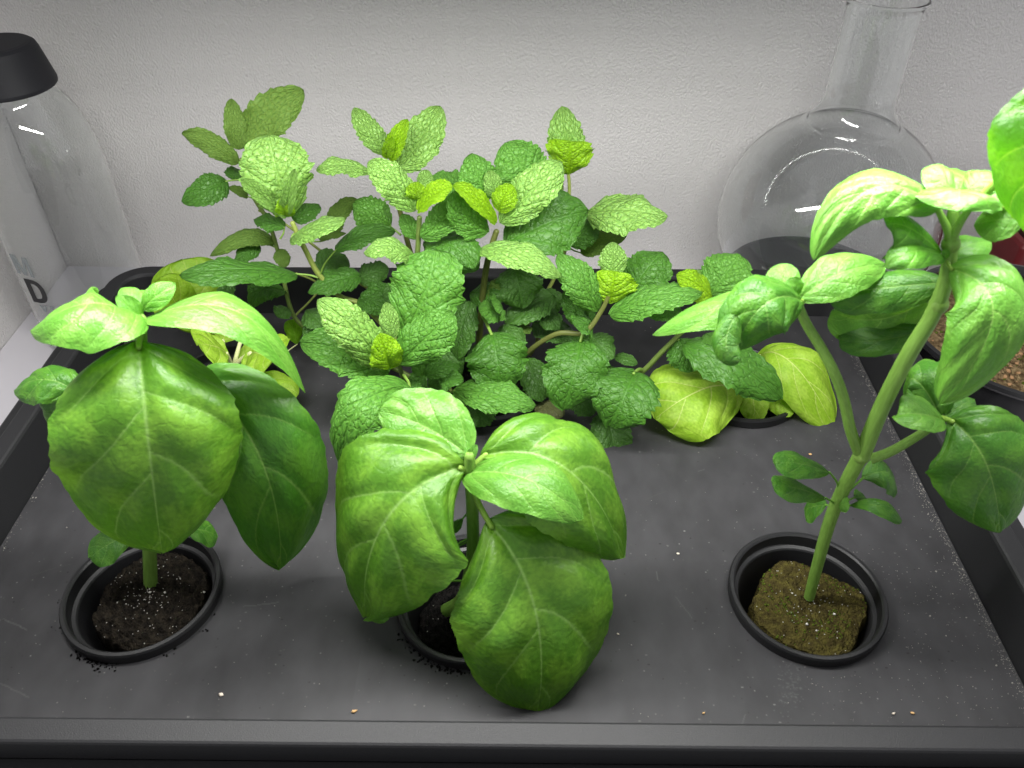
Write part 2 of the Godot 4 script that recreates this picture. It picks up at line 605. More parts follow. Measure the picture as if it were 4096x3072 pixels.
	var led := mat("led_glow", Color(1, 1, 1), 0.5)
	led.emission_enabled = true
	led.emission = Color(1.0, 0.98, 0.94)
	led.emission_energy_multiplier = 1.2
	for row in [["soil_dark", Color(0.007, 0.006, 0.005), Color(0.030, 0.024, 0.017), 41], ["soil_black", Color(0.004, 0.004, 0.004), Color(0.014, 0.012, 0.011), 42], ["soil_moss", Color(0.036, 0.028, 0.010), Color(0.095, 0.082, 0.020), 43], ["soil_pale", Color(0.07, 0.045, 0.022), Color(0.26, 0.19, 0.10), 44]]:
		var m := mat(row[0], Color.WHITE, 0.9, 0.2)
		m.albedo_texture = noise_texture(0.035, row[3], 512, ramp([[0.25, row[1]], [0.8, row[2]]]), 5)
		m.heightmap_enabled = true
		m.heightmap_texture = noise_texture(0.12, row[3] + 10, 512, null, 5)
		m.heightmap_scale = 0.12
		m.uv1_triplanar = true
		m.uv1_scale = Vector3(16, 16, 16)
	var moss := mat("moss_green", Color(0.060, 0.085, 0.010), 0.9, 0.2)
	moss.backlight_enabled = true
	moss.backlight = Color(0.1, 0.14, 0.01).linear_to_srgb()
	mat("grit_white", Color(0.50, 0.48, 0.44), 0.8)
	mat("dust_grey", Color(0.22, 0.21, 0.19), 0.9)
	mat("husk_tan", Color(0.45, 0.28, 0.12), 0.8)
	mat("husk_pale", Color(0.62, 0.55, 0.46), 0.8)
	mat("twig_brown", Color(0.06, 0.030, 0.016), 0.8)
	mat("pebble_tan", Color(0.30, 0.17, 0.08), 0.8)


# ---------------------------------------------------------------- objects
func scatter(called: String, where: Array, mesh: Mesh, material: Material, parent: Node, sizes: Array) -> MultiMeshInstance3D:
	var mm := MultiMesh.new()
	mm.transform_format = MultiMesh.TRANSFORM_3D
	mm.mesh = mesh
	mm.instance_count = where.size()
	var rng := RandomNumberGenerator.new()
	rng.seed = 99 + where.size()
	for i in where.size():
		var s: float = sizes[i]
		var bs := Basis.from_euler(Vector3(rng.randf() * TAU, rng.randf() * TAU, rng.randf() * TAU)).scaled(Vector3(s, s * rng.randf_range(0.5, 1.0), s) * 0.001)
		mm.set_instance_transform(i, Transform3D(bs, where[i]))
	var o := MultiMeshInstance3D.new()
	o.name = numbered(called, parent)
	o.multimesh = mm
	o.material_override = material
	o.set_meta("kind", "stuff")
	parent.add_child(o, true)
	return o


func chip(sd: int) -> ArrayMesh:
	var s := SphereMesh.new()
	s.radius = 0.5
	s.height = 1.0
	s.radial_segments = 6
	s.rings = 3
	var a := s.get_mesh_arrays()
	var v: PackedVector3Array = a[Mesh.ARRAY_VERTEX]
	for i in v.size():
		v[i] *= 1.0 + 0.9 * fine.get_noise_3dv(v[i] * 60.0 + Vector3(sd * 40.0, 0, 0))
	a[Mesh.ARRAY_VERTEX] = v
	var m := ArrayMesh.new()
	m.add_surface_from_arrays(Mesh.PRIMITIVE_TRIANGLES, a)
	return m


# lump of soil: top surface of radius r (uneven outline) whose sides go down by deep
func soil_mesh(r: float, dome: float, rough: float, deep: float, sd: int, corners := 0.0, tilt := Vector2.ZERO) -> Array:
	var rings := 40
	var seg := 97
	var n := noise(0.9, sd, 4)
	var pts := PackedVector3Array()
	var uv := PackedVector2Array()
	for i in rings + 7:
		for j in seg:
			var a := -TAU * j / (seg - 1)
			var out := r * (1.0 + 0.10 * n.get_noise_2d(cos(a) * 0.9 + 7.0, sin(a) * 0.9) + corners * cos(4.0 * a + 0.9) + 0.05 * n.get_noise_2d(cos(a) * 5.0, sin(a) * 5.0))
			var q := minf(float(i) / rings, 1.0)
			var x := out * q * cos(a)
			var z := out * q * sin(a)
			var y := dome * (1.0 - pow(q, 3.0)) + rough * (n.get_noise_2d(x * 0.35, z * 0.35) + 0.5 * n.get_noise_2d(x * 1.3 + 40.0, z * 1.3)) + tilt.x * x + tilt.y * z
			if i > rings:
				var s := float(i - rings) / 6.0
				var sh := 1.0 + 0.03 * sin(s * PI) + 0.10 * n.get_noise_3d(cos(a) * 4.0, s * 3.0, sin(a) * 4.0)
				x *= sh
				z *= sh
				y = lerpf(y, -deep, s)
			pts.append(V(x, y, z))
			uv.append(Vector2(x, z) * 0.02)
	return [grid_mesh(pts, uv, rings + 7, seg, true), pts]


func net_pot(x: float, z: float, label: String, tilt := Vector2.ZERO) -> Node3D:
	var p := thing("net_pot", label, "pot", V(x, 0.35, -z), "black net pots set into the cover")
	p.rotation = Vector3(tilt.x, 0, tilt.y)
	obj("rim", lathe([Vector2(24.3, 0.0), Vector2(25.8, 0.0), Vector2(26.0, 3.4), Vector2(25.6, 4.1), Vector2(24.5, 4.2), Vector2(23.9, 3.7), Vector2(23.4, -0.6), Vector2(22.2, -1.0), Vector2(21.8, -1.6)]), M["pot_black"], p)
	obj("cup", lathe([Vector2(21.8, -1.6), Vector2(21.2, -7.0), Vector2(18.8, -34.0), Vector2(0.1, -34.0)], 72), M["pot_black"], p)
	return p


func _ready() -> void:
	# ---- camera, surroundings, exposure, light
	var cam := Camera3D.new()
	cam.name = "camera"
	cam.fov = 49.98
	cam.near = 0.01
	cam.far = 20.0
	cam.position = V(0, 237, 0)
	cam.rotation_degrees = Vector3(-40.2, 0.0, 0.0)
	add_child(cam)
	cam.current = true
	var lens := CameraAttributesPhysical.new()   # a phone's small lens: the nearest leaves are a touch soft
	lens.frustum_focal_length = 25.74
	lens.frustum_focus_distance = 0.375
	lens.frustum_near = 0.01
	lens.frustum_far = 20.0
	lens.exposure_aperture = 34.0
	cam.attributes = lens
	cam.fov = 49.98
	cam.rotation_degrees.y = 0.565

	var env := Environment.new()
	env.background_mode = Environment.BG_COLOR
	env.background_color = Color(0.076, 0.0763, 0.0778).linear_to_srgb()
	env.tonemap_mode = Environment.TONE_MAPPER_LINEAR
	env.tonemap_exposure = 8.0
	env.sdfgi_enabled = true
	env.ssao_enabled = true
	env.ssil_enabled = true
	var around := WorldEnvironment.new()
	around.name = "surroundings"
	around.environment = env
	add_child(around)
	make_materials()

	var lamp := thing("grow_lamp", "white strip grow lamp with three rows of small bright LEDs over the tray", "lamp", V(-8, 207, -176))
	for k in 3:
		var strip := AreaLight3D.new()
		strip.name = numbered("strip_light", lamp)
		strip.area_size = Vector2(0.31, 0.007)
		strip.light_energy = 0.0069
		strip.light_color = Color(1.0, 0.995, 0.985)
		strip.area_range = 3.0
		strip.area_attenuation = 2.0
		strip.shadow_enabled = true
		strip.position = V(0, -1.6, 8 - 8 * k)
		strip.rotation_degrees = Vector3(-90, 0, 0)
		lamp.add_child(strip, true)
	obj("housing", box(-178, 178, 0, 12, -34, 34), M["lamp_white"], lamp, V(0, 7, 0))
	obj("lip", box(-178, 178, -8, 12, -2, 2), M["lamp_white"], lamp, V(0, -5.8, -37))
	obj("lip", box(-178, 178, -8, 12, -2, 2), M["lamp_white"], lamp, V(0, 7, 37))
	for k in 3:
		for i in 30:
			obj("led_light", box(-1.5, 1.5, -0.6, 0.6, -1.5, 1.5), M["led_glow"], lamp, V(-159.5 + 11 * i, 0.3, 8 - 8 * k))

	# ---- setting
	structure(obj("back_wall", box(-330, 720, 0, 560, 0, 20), M["wallpaper"], self, V(195, 200, -482)))
	structure(obj("side_wall", box(0, 20, 0, 560, 0, 400), M["wallpaper"], self, V(-314.5, 200, -271)))
	structure(obj("shelf", box(-304, 720, 0, 20, -472, -60), M["shelf_white"], self, V(208, -70.2, -266)))

	# ---- tray: reservoir, lid rim, cover sheet with six holes
	var tank := obj("reservoir", moulding(-187, 158, -334, -113, 9, [Vector2(8.2, 8), Vector2(8.2, 12.8), Vector2(18.4, 12.8), Vector2(19.4, 12.2), Vector2(19.6, 11), Vector2(19.6, 4), Vector2(13, 3), Vector2(9, -60.0), Vector2(-60, -60.0)]), M["tray_black"])
	tag(tank, "black plastic water reservoir whose flange shows below the front lid rim", "reservoir")
	var lid := obj("tray_lid", moulding(-187, 158, -334, -113, 9, [Vector2(-3, -4), Vector2(0, -3.5), Vector2(0.4, 20.6), Vector2(0.8, 21.5), Vector2(1.5, 22), Vector2(7.2, 22), Vector2(7.8, 21.7), Vector2(8.1, 21.0), Vector2(8.15, 13.2)]), M["tray_black"])
	tag(lid, "black plastic tray frame with a raised rounded rim around the herbs", "tray")
	var cut := CSGCombiner3D.new()
	cut.name = "cover_sheet"
	add_child(cut)
	tag(cut, "dusty charcoal cover sheet with six round holes for the plant pots", "cover sheet")
	var slab := CSGBox3D.new()
	slab.name = "slab"
	slab.size = V(344.4, 3, 220.4)
	slab.position = V(-14.5, -1.5, -223.5)
	slab.material = M["cover_sheet"]
	cut.add_child(slab)
	for x in [-127.0, -14.5, 98.5]:
		for z in [167.0, 278.0]:
			var hole := CSGCylinder3D.new()
			hole.name = numbered("hole", cut)
			hole.operation = CSGShape3D.OPERATION_SUBTRACTION
			hole.radius = 0.0244
			hole.height = 0.02
			hole.sides = 64
			hole.position = V(x, -2, -z)
			hole.material = M["cover_sheet"]
			cut.add_child(hole)

	net_pot(-127, 167, "black net pot holding dark crumbly soil under the left basil")
	net_pot(-15, 166, "black net pot under the middle basil, deep in shade")
	net_pot(98, 168, "black net pot holding the mossy brown plug of the tall basil")
	net_pot(-127, 278, "black net pot under the pale lettuce behind the left basil")
	net_pot(-14, 278, "black net pot hidden below the mint")
	net_pot(98.5, 278, "black net pot under the yellow lettuce beside the mint")

	var rng := RandomNumberGenerator.new()
	rng.seed = 2024
	# [x, z, y, radius, dome, rough, look, corners, tilt, label, grit]
	for row in [
		[-126, 168, -4.0, 18.5, 4.0, 2.4, "soil_dark", 0.03, Vector2(0.02, -0.10), "dark crumbly soil plug with white grit in the left basil pot", 150],
		[-15, 166, -15.0, 19.5, 3.0, 3.0, "soil_black", 0.0, Vector2(0, 0), "black shaded soil low in the middle basil pot", 60],
		[99.5, 166.5, -2.2, 18.4, 2.0, 1.2, "soil_moss", 0.065, Vector2(0.03, 0.0), "mossy brown square-cornered soil plug around the tall basil stem", 90],
		[-127, 278, -9.0, 19.5, 3.0, 2.4, "soil_black", 0.0, Vector2(0, 0), "dark soil in the pot of the pale lettuce", 40],
		[-14, 278, -6.0, 19.5, 4.0, 2.4, "soil_black", 0.0, Vector2(0, 0), "dark soil below the mint stems", 40],
		[100, 278, -9.0, 19.5, 3.0, 2.4, "soil_black", 0.0, Vector2(0, 0), "dark soil in the pot of the yellow lettuce", 40],
	]:
		var plug := thing("soil_plug", row[9], "soil", V(row[0], row[2], -row[1]), "soil plugs in the net pots")
		var made := soil_mesh(row[3], row[4], row[5], 30.0 + row[2], int(row[0]) + 300, row[7], row[8])
		obj("soil", made[0], M[row[6]], plug)
		var top: PackedVector3Array = made[1]
		var spots := []
		var sizes := []
		for k in row[10]:
			spots.append(top[rng.randi_range(97, 97 * 40)] + V(0, 0.1, 0))
			sizes.append(rng.randf_range(0.18, 0.42) if rng.randf() < 0.95 else rng.randf_range(0.6, 1.0))
		scatter("grit", spots, chip(3), M["grit_white"], plug, sizes)
		if row[6] == "soil_moss":
			spots = []
			sizes = []
			for k in 520:
				var q := top[rng.randi_range(97 * 14, 97 * 41)]
				if fine.get_noise_2d(q.x * 3000.0, q.z * 3000.0) > 0.02:
					spots.append(q)
					sizes.append(rng.randf_range(0.4, 0.9))
			scatter("moss", spots, chip(5), M["moss_green"], plug, sizes)

	# ---- plants
	var p: Node3D
	p = thing("basil_plant", "basil on the left with one broad leaf hanging down over its pot", "basil plant", Vector3.ZERO, "basil plants along the front of the tray")
	stem(p, "stem_basil", [V(-126.9, -0.2, -172.0), V(-119.5, 27.6, -172.0), V(-110.2, 60.8, -171.0), V(-102.9, 89.9, -171.0), V(-99.7, 103.6, -171.0), V(-96.9, 113.4, -171.0)], 2.30, 1.60, 0.05)
	leaf(p, "basil", "basil_mottled", V(-97.8, 108.5, -168.0), V(-86.5, 102.4, -137.0), V(-103.1, 45.1, -150.0), Vector3(0.39, 0.22, 0.90), 49.7, 2, {"cup": 0.65, "pa": 0.4, "pb": 0.38, "wave": 0.7, "stalk": V(-97.9, 109.7, -171.0)})
	leaf(p, "basil", "basil_dark", V(-91.9, 86.1, -180.0), V(-61.4, 85.0, -156.0), V(-80.1, 9.2, -172.0), Vector3(0.24, 0.14, 0.96), 38.1, 3, {"cup": 0.75, "pb": 0.5, "wave": 0.6, "stalk": V(-99.9, 101.3, -171.0)})
	leaf(p, "young_basil", "basil_young", V(-96.7, 112.6, -172.0), V(-61.7, 134.8, -165.0), V(-60.9, 82.9, -178.0), Vector3(0.64, 0.76, 0.05), 17.2, 4, {"cup": 0.55, "pb": 0.75, "pa": 0.5})
	leaf(p, "young_basil", "basil_young", V(-98.5, 113.8, -172.0), V(-99.1, 132.6, -159.0), V(-122.8, 113.6, -166.0), Vector3(0.02, 0.99, 0.10), 26.2, 5, {"cup": 0.8, "pb": 0.7, "pa": 0.5})
	leaf(p, "young_basil", "basil_tip", V(-96.0, 115.8, -172.0), V(-91.7, 120.4, -171.4), V(-87.5, 121.1, -176.0), Vector3(0.01, 0.60, 0.80), 6.5, 6, {"cup": 0.3})
	leaf(p, "young_basil", "basil_tip", V(-96.7, 113.4, -171.0), V(-97.2, 117.8, -169.6), V(-100.5, 121.1, -170.0), Vector3(0.81, 0.33, 0.49), 5.5, 7, {"cup": -0.5})
	leaf(p, "young_basil", "basil_tip", V(-97.2, 116.3, -173.0), V(-99.9, 118.8, -175.1), V(-102.9, 118.3, -178.0), Vector3(0.10, 0.96, 0.26), 6.0, 8, {"cup": 0.4})
	leaf(p, "young_basil", "basil_tip", V(-96.9, 116.3, -174.0), V(-98.3, 117.5, -177.1), V(-99.7, 116.1, -180.0), Vector3(0.02, 1.00, -0.04), 8.6, 9, {"cup": 0.4})
	leaf(p, "basil", "basil_dark", V(-125.0, 83.7, -176.0), V(-133.2, 92.6, -178.0), V(-146.2, 80.9, -180.0), Vector3(-0.17, 0.96, 0.24), 16.1, 10, {"cup": 0.9, "stalk": V(-103.1, 91.6, -171.0)})
	leaf(p, "basil", "basil_dark", V(-127.2, 82.0, -180.0), V(-134.6, 75.2, -171.1), V(-138.3, 64.3, -178.0), Vector3(-0.23, 0.25, 0.94), 21.5, 11, {"cup": 0.9})
	leaf(p, "seed_leaf", "basil_dark", V(-124.8, 58.6, -176.0), V(-134.2, 51.1, -170.1), V(-137.7, 39.7, -176.0), Vector3(-0.43, 0.29, 0.85), 13.2, 12, {"cup": 0.5, "stalk": V(-109.7, 62.8, -171.0)})
	leaf(p, "seed_leaf", "basil_dark", V(-125.8, 25.1, -174.0), V(-133.5, 25.6, -169.0), V(-140.1, 19.3, -168.0), Vector3(-0.14, 0.86, 0.50), 12.4, 13, {"cup": 0.4, "stalk": V(-119.2, 28.8, -172.0)})
	leaf(p, "seed_leaf", "basil_dark", V(-111.6, 22.8, -178.0), V(-105.0, 18.8, -181.3), V(-104.5, 10.8, -184.0), Vector3(0.84, 0.54, -0.09), 10.9, 14, {"cup": 0.5, "stalk": V(-117.5, 34.5, -172.0)})

	p = thing("basil_plant", "short basil in the middle with five glossy leaves spread like a star", "basil plant", Vector3.ZERO, "basil plants along the front of the tray")
	stem(p, "stem_basil", [V(-24.1, -5.3, -166.0), V(-18.0, 5.1, -164.0), V(-14.2, 27.2, -164.0), V(-13.4, 50.4, -163.0), V(-13.6, 66.2, -163.0), V(-13.4, 72.8, -163.0)], 2.40, 1.50)
	leaf(p, "basil", "basil_mottled", V(-14.5, 68.5, -163.0), V(-42.3, 79.7, -143.5), V(-47.8, 13.5, -150.0), Vector3(-0.45, 0.45, 0.77), 52.1, 15, {"cup": 0.65, "pb": 0.58, "pa": 0.58, "puff": 1.2, "wave": 0.6, "stalk": V(-13.6, 62.4, -163.0)})
	leaf(p, "basil", "basil_young", V(-13.9, 71.8, -164.0), V(-26.3, 80.5, -170.0), V(-40.2, 77.7, -176.0), Vector3(-0.12, 0.76, 0.64), 23.5, 16, {"cup": 0.35, "pa": 0.5, "pb": 0.6})
	leaf(p, "young_basil", "basil_young", V(-15.6, 65.8, -163.0), V(4.4, 85.7, -148.5), V(17.7, 63.7, -148.0), Vector3(-0.05, 0.97, 0.25), 18.9, 17, {"cup": 0.55, "pb": 0.55, "pa": 0.45})
	leaf(p, "basil", "basil_mottled", V(-10.3, 69.8, -166.0), V(18.4, 89.1, -158.0), V(32.2, 34.4, -158.0), Vector3(0.51, 0.72, 0.48), 39.4, 18, {"cup": 0.85, "pa": 0.6, "pb": 0.6, "puff": 1.3, "stalk": V(-13.2, 66.3, -163.0)})
	leaf(p, "basil", "basil_mottled", V(-8.8, 52.8, -156.0), V(11.4, 49.4, -134.5), V(6.3, -0.8, -127.0), Vector3(0.21, 0.51, 0.83), 51.6, 19, {"cup": 0.65, "pa": 0.5, "pb": 0.36, "wave": 0.6, "stalk": V(-13.1, 60.9, -163.0)})
	leaf(p, "young_basil", "basil_tip", V(-13.4, 71.9, -163.0), V(-12.7, 74.4, -162.6), V(-11.4, 76.3, -164.0), Vector3(-0.31, 0.34, 0.89), 2.8, 20, {"cup": -0.4})
	leaf(p, "young_basil", "basil_tip", V(-13.6, 71.5, -163.0), V(-14.0, 73.4, -163.4), V(-14.7, 74.4, -165.0), Vector3(0.17, 0.60, 0.78), 2.2, 21, {"cup": -0.4})
	leaf(p, "seed_leaf", "basil_dark", V(-20.5, 31.9, -163.0), V(-21.5, 27.0, -160.0), V(-21.7, 21.5, -162.0), Vector3(-0.14, 0.11, 0.98), 5.8, 22, {"cup": 0.5, "stalk": V(-14.2, 36.3, -164.0)})
	leaf(p, "seed_leaf", "basil_young", V(-18.3, 33.0, -163.0), V(-21.4, 35.8, -161.0), V(-25.9, 34.9, -160.0), Vector3(0.32, 0.92, 0.23), 3.7, 23, {"cup": 0.5, "stalk": V(-14.3, 35.2, -164.0)})
	leaf(p, "seed_leaf", "basil_dark", V(-16.4, 46.2, -163.0), V(-18.3, 45.8, -160.8), V(-19.8, 43.3, -160.0), Vector3(-0.18, 0.81, 0.56), 3.3, 24, {"cup": 0.5, "stalk": V(-13.8, 49.2, -164.0)})
	leaf(p, "seed_leaf", "basil_young", V(-39.4, 17.0, -158.0), V(-43.8, 15.3, -153.1), V(-46.8, 9.2, -152.0), Vector3(-0.26, 0.73, 0.63), 9.5, 25, {"cup": 0.5, "stalk": V(-17.7, 14.0, -164.0)})

	p = thing("basil_plant", "tall basil on the right with a thick bare stem and curled leaves", "basil plant", Vector3.ZERO, "basil plants along the front of the tray")
	stem(p, "stem_basil", [V(99.3, 1.1, -168.0), V(97.9, 18.7, -168.0), V(96.5, 41.6, -168.0), V(96.6, 59.3, -167.0), V(97.4, 74.0, -166.0)], 1.75, 2.20, 0.04)
	stem(p, "stem_basil", [V(97.4, 70.9, -166.0), V(97.1, 90.2, -165.0), V(98.0, 108.3, -164.0), V(100.1, 121.2, -164.0), V(100.5, 131.1, -165.0), V(99.5, 137.4, -166.0), V(98.7, 144.1, -168.0), V(98.5, 146.8, -169.0)], 2.35, 1.40, 0.06)
	stem(p, "stem_basil", [V(96.3, 72.1, -166.0), V(91.7, 80.7, -166.0), V(87.1, 91.7, -167.0), V(82.5, 100.4, -168.0), V(77.8, 107.2, -170.0), V(73.4, 113.1, -171.0), V(69.6, 119.5, -171.0)], 1.60, 1.20)
	stem(p, "stem_basil", [V(100.2, 69.6, -166.0), V(105.1, 72.8, -166.0), V(111.6, 78.2, -167.0), V(116.6, 83.4, -168.0)], 1.50, 1.10)
	joint(p, "stem_node", V(97.3, 71.2, -166.0), Vector3(-0.01, 1.00, 0.05), 2.50)
	joint(p, "stem_node", V(96.6, 47.6, -168.0), Vector3(-0.00, 1.00, 0.09), 2.10)
	joint(p, "stem_node", V(100.7, 124.0, -164.2), Vector3(-0.03, 0.99, -0.11), 2.30)
	joint(p, "stem_node", V(99.2, 139.3, -166.3), Vector3(-0.11, 0.94, -0.33), 2.10)
	stem(p, "stem_basil", [V(98.5, 140.4, -166.0), V(97.1, 143.4, -167.0), V(94.1, 147.6, -169.0)], 1.10, 0.70)
	stem(p, "stem_basil", [V(98.8, 140.2, -166.0), V(99.2, 145.2, -166.0), V(100.5, 150.4, -166.0)], 1.10, 0.70)
	leaf(p, "basil", "basil_young", V(94.5, 147.8, -168.0), V(71.3, 165.2, -164.0), V(66.2, 138.8, -160.0), Vector3(-0.13, 0.86, 0.49), 14.0, 26, {"cup": 0.8, "pa": 0.45, "pb": 0.62})
	leaf(p, "young_basil", "basil_tip", V(97.3, 150.5, -169.0), V(94.1, 154.7, -169.5), V(90.2, 154.5, -173.0), Vector3(0.15, 0.81, 0.56), 9.2, 27, {"cup": 0.4})
	leaf(p, "young_basil", "basil_tip", V(97.8, 150.7, -169.0), V(101.3, 153.7, -174.5), V(104.6, 150.5, -180.0), Vector3(0.01, 1.00, -0.01), 17.0, 28, {"cup": 0.4})
	leaf(p, "young_basil", "basil_tip", V(96.9, 151.6, -168.0), V(94.7, 156.6, -163.4), V(92.9, 152.2, -158.0), Vector3(-0.04, 1.00, -0.09), 19.3, 29, {"cup": 0.5})
	leaf(p, "young_basil", "basil_tip", V(99.4, 151.9, -168.0), V(102.3, 155.5, -169.3), V(106.2, 154.4, -172.0), Vector3(-0.18, 0.94, 0.28), 8.2, 30, {"cup": 0.5})
	leaf(p, "young_basil", "basil_tip", V(101.0, 150.2, -167.0), V(103.9, 152.8, -165.6), V(108.0, 152.0, -165.0), Vector3(-0.31, 0.92, 0.23), 8.8, 31, {"cup": 0.5})
	leaf(p, "young_basil", "basil_young", V(109.2, 149.7, -160.0), V(104.3, 148.3, -162.3), V(102.5, 144.5, -166.0), Vector3(-0.74, 0.59, 0.32), 9.9, 32, {"cup": 0.3, "stalk": V(100.9, 150.7, -166.0)})
	leaf(p, "basil", "basil_dark", V(101.8, 183.8, -146.0), V(88.2, 179.7, -132.0), V(104.6, 151.1, -150.0), Vector3(-0.56, -0.15, 0.81), 24.8, 33, {"cup": 0.6, "pa": 0.5, "pb": 0.55, "thick": 0.9, "stalk": V(101.0, 150.4, -166.0)})
	leaf(p, "young_basil", "basil_tip", V(97.7, 137.4, -166.0), V(84.6, 148.4, -163.0), V(81.9, 145.3, -164.0), Vector3(0.42, 0.70, 0.58), 18.5, 34, {"cup": 1.6, "pa": 0.5, "pb": 0.4})
	leaf(p, "young_basil", "basil_tip", V(98.6, 136.6, -165.0), V(85.3, 145.4, -158.5), V(82.3, 137.7, -158.0), Vector3(0.17, 0.95, 0.26), 8.7, 35, {"cup": 0.6})
	leaf(p, "young_basil", "basil_tip", V(99.2, 136.0, -166.0), V(103.6, 140.2, -167.0), V(111.9, 136.7, -172.0), Vector3(0.06, 0.97, 0.23), 8.9, 36, {"cup": 0.6})
	leaf(p, "seed_leaf", "basil_tip", V(98.0, 136.7, -164.0), V(97.4, 138.1, -163.3), V(96.8, 139.4, -164.0), Vector3(0.07, 0.03, 1.00), 2.0, 37, {"cup": -0.4})
	leaf(p, "basil", "basil_young", V(99.0, 134.9, -163.0), V(107.8, 143.5, -141.5), V(99.2, 108.4, -146.0), Vector3(-0.23, 0.52, 0.82), 18.9, 38, {"cup": 0.75, "pa": 0.42, "pb": 0.5, "wave": 1.3, "stalk": V(99.3, 136.1, -165.0)})
	leaf(p, "basil", "basil_dark", V(101.7, 127.9, -168.0), V(90.2, 122.6, -174.0), V(77.3, 121.0, -172.0), Vector3(-0.31, 0.77, 0.56), 13.7, 39, {"cup": 1.0, "pa": 0.4, "pb": 0.35, "puff": 0.3, "stalk": V(101.7, 125.9, -165.0)})
	leaf(p, "basil", "basil_young", V(103.8, 120.5, -173.0), V(98.6, 101.6, -182.5), V(80.0, 115.1, -174.0), Vector3(-0.11, 0.32, 0.94), 14.5, 40, {"cup": -0.5, "pa": 0.35, "pb": 0.3})  # underside of the rolled leaf: light shining through is painted by this paler look
	leaf(p, "basil", "basil_dark", V(103.7, 110.4, -172.0), V(96.5, 102.8, -176.0), V(83.4, 107.3, -172.0), Vector3(-0.12, 0.75, 0.65), 8.7, 41, {"cup": 0.5, "pa": 0.3, "pb": 0.3})
	leaf(p, "young_basil", "basil_young", V(69.4, 120.5, -171.0), V(76.4, 132.1, -169.5), V(91.8, 126.5, -178.0), Vector3(-0.09, 0.88, 0.46), 12.8, 42, {"cup": 0.45, "pb": 0.62})
	leaf(p, "young_basil", "basil_young", V(68.7, 120.9, -172.0), V(66.2, 124.8, -173.7), V(64.1, 126.0, -178.0), Vector3(-0.11, 0.71, 0.69), 9.1, 43, {"cup": 0.5, "pb": 0.45})
	leaf(p, "seed_leaf", "basil_tip", V(69.1, 121.6, -171.0), V(67.7, 124.0, -170.5), V(66.0, 125.7, -172.0), Vector3(0.15, 0.34, 0.93), 5.6, 44, {"cup": -0.6})
	leaf(p, "basil", "basil_dark", V(70.5, 120.9, -170.0), V(54.1, 137.3, -155.0), V(52.8, 112.6, -160.0), Vector3(-0.05, 0.81, 0.58), 18.6, 45, {"cup": 0.85, "pa": 0.4, "pb": 0.34, "stalk": V(70.7, 118.8, -171.0)})
	leaf(p, "seed_leaf", "basil_dark", V(50.8, 125.1, -158.0), V(45.8, 117.9, -153.0), V(52.2, 116.3, -152.0), Vector3(-0.29, 0.51, 0.81), 10.8, 46, {"cup": 1.6, "pa": 0.3, "pb": 0.3})
	leaf(p, "young_basil", "basil_young", V(60.7, 117.3, -172.0), V(51.8, 118.9, -175.0), V(36.9, 101.1, -182.0), Vector3(-0.61, 0.76, 0.21), 11.4, 47, {"cup": 0.6, "pa": 0.5, "pb": 0.75, "stalk": V(69.4, 120.2, -171.0)})
	leaf(p, "basil", "basil_dark", V(117.1, 85.1, -166.0), V(122.3, 89.2, -151.0), V(136.3, 54.9, -152.0), Vector3(-0.13, 0.34, 0.93), 30.1, 48, {"cup": 0.7, "pa": 0.5, "pb": 0.45, "stalk": V(116.6, 83.4, -168.0)})
	leaf(p, "young_basil", "basil_young", V(116.7, 83.8, -167.0), V(101.4, 97.6, -156.5), V(98.1, 91.4, -160.0), Vector3(0.44, 0.88, 0.20), 11.9, 49, {"cup": 0.4, "fold": 0.4})
	leaf(p, "basil", "basil_dark", V(117.0, 82.5, -170.0), V(105.8, 99.2, -181.0), V(112.7, 76.9, -180.0), Vector3(-0.82, 0.57, 0.04), 17.9, 50, {"cup": 0.9, "pa": 0.35, "pb": 0.4})
	leaf(p, "basil", "basil_dark", V(117.7, 82.5, -170.0), V(117.4, 87.6, -178.0), V(120.2, 83.4, -186.0), Vector3(-0.31, 0.95, 0.01), 12.5, 51, {"cup": 0.8})
	leaf(p, "young_basil", "basil_dark", V(117.9, 83.4, -169.0), V(122.3, 87.0, -170.9), V(127.2, 85.5, -174.0), Vector3(-0.10, 0.97, 0.24), 7.6, 52, {"cup": 0.5})
	leaf(p, "seed_leaf", "basil_dark", V(90.6, 63.1, -167.0), V(78.7, 74.7, -160.5), V(70.5, 73.9, -160.0), Vector3(0.51, 0.84, 0.18), 9.3, 53, {"cup": 0.5, "stalk": V(95.5, 54.1, -167.0)})
	leaf(p, "seed_leaf", "basil_dark", V(91.7, 53.1, -166.0), V(77.0, 67.7, -158.0), V(71.0, 67.2, -158.0), Vector3(0.59, 0.80, 0.13), 9.2, 54, {"cup": 0.6, "stalk": V(96.2, 47.9, -167.0)})
	leaf(p, "seed_leaf", "basil_dark", V(94.8, 45.7, -170.0), V(91.1, 41.8, -173.2), V(91.8, 36.3, -176.0), Vector3(-0.93, 0.36, -0.10), 10.2, 55, {"cup": 0.5, "stalk": V(96.3, 47.5, -167.0)})
	leaf(p, "seed_leaf", "basil_dark", V(101.2, 59.5, -168.0), V(110.1, 65.8, -170.0), V(115.6, 49.6, -172.0), Vector3(0.59, 0.76, 0.26), 12.5, 56, {"cup": 0.8, "stalk": V(97.8, 54.5, -167.0)})
	leaf(p, "seed_leaf", "basil_dark", V(99.6, 49.9, -166.0), V(102.0, 62.6, -158.0), V(111.7, 51.9, -158.0), Vector3(-0.32, 0.91, 0.26), 5.6, 57, {"cup": 0.6, "stalk": V(97.1, 47.9, -167.0)})
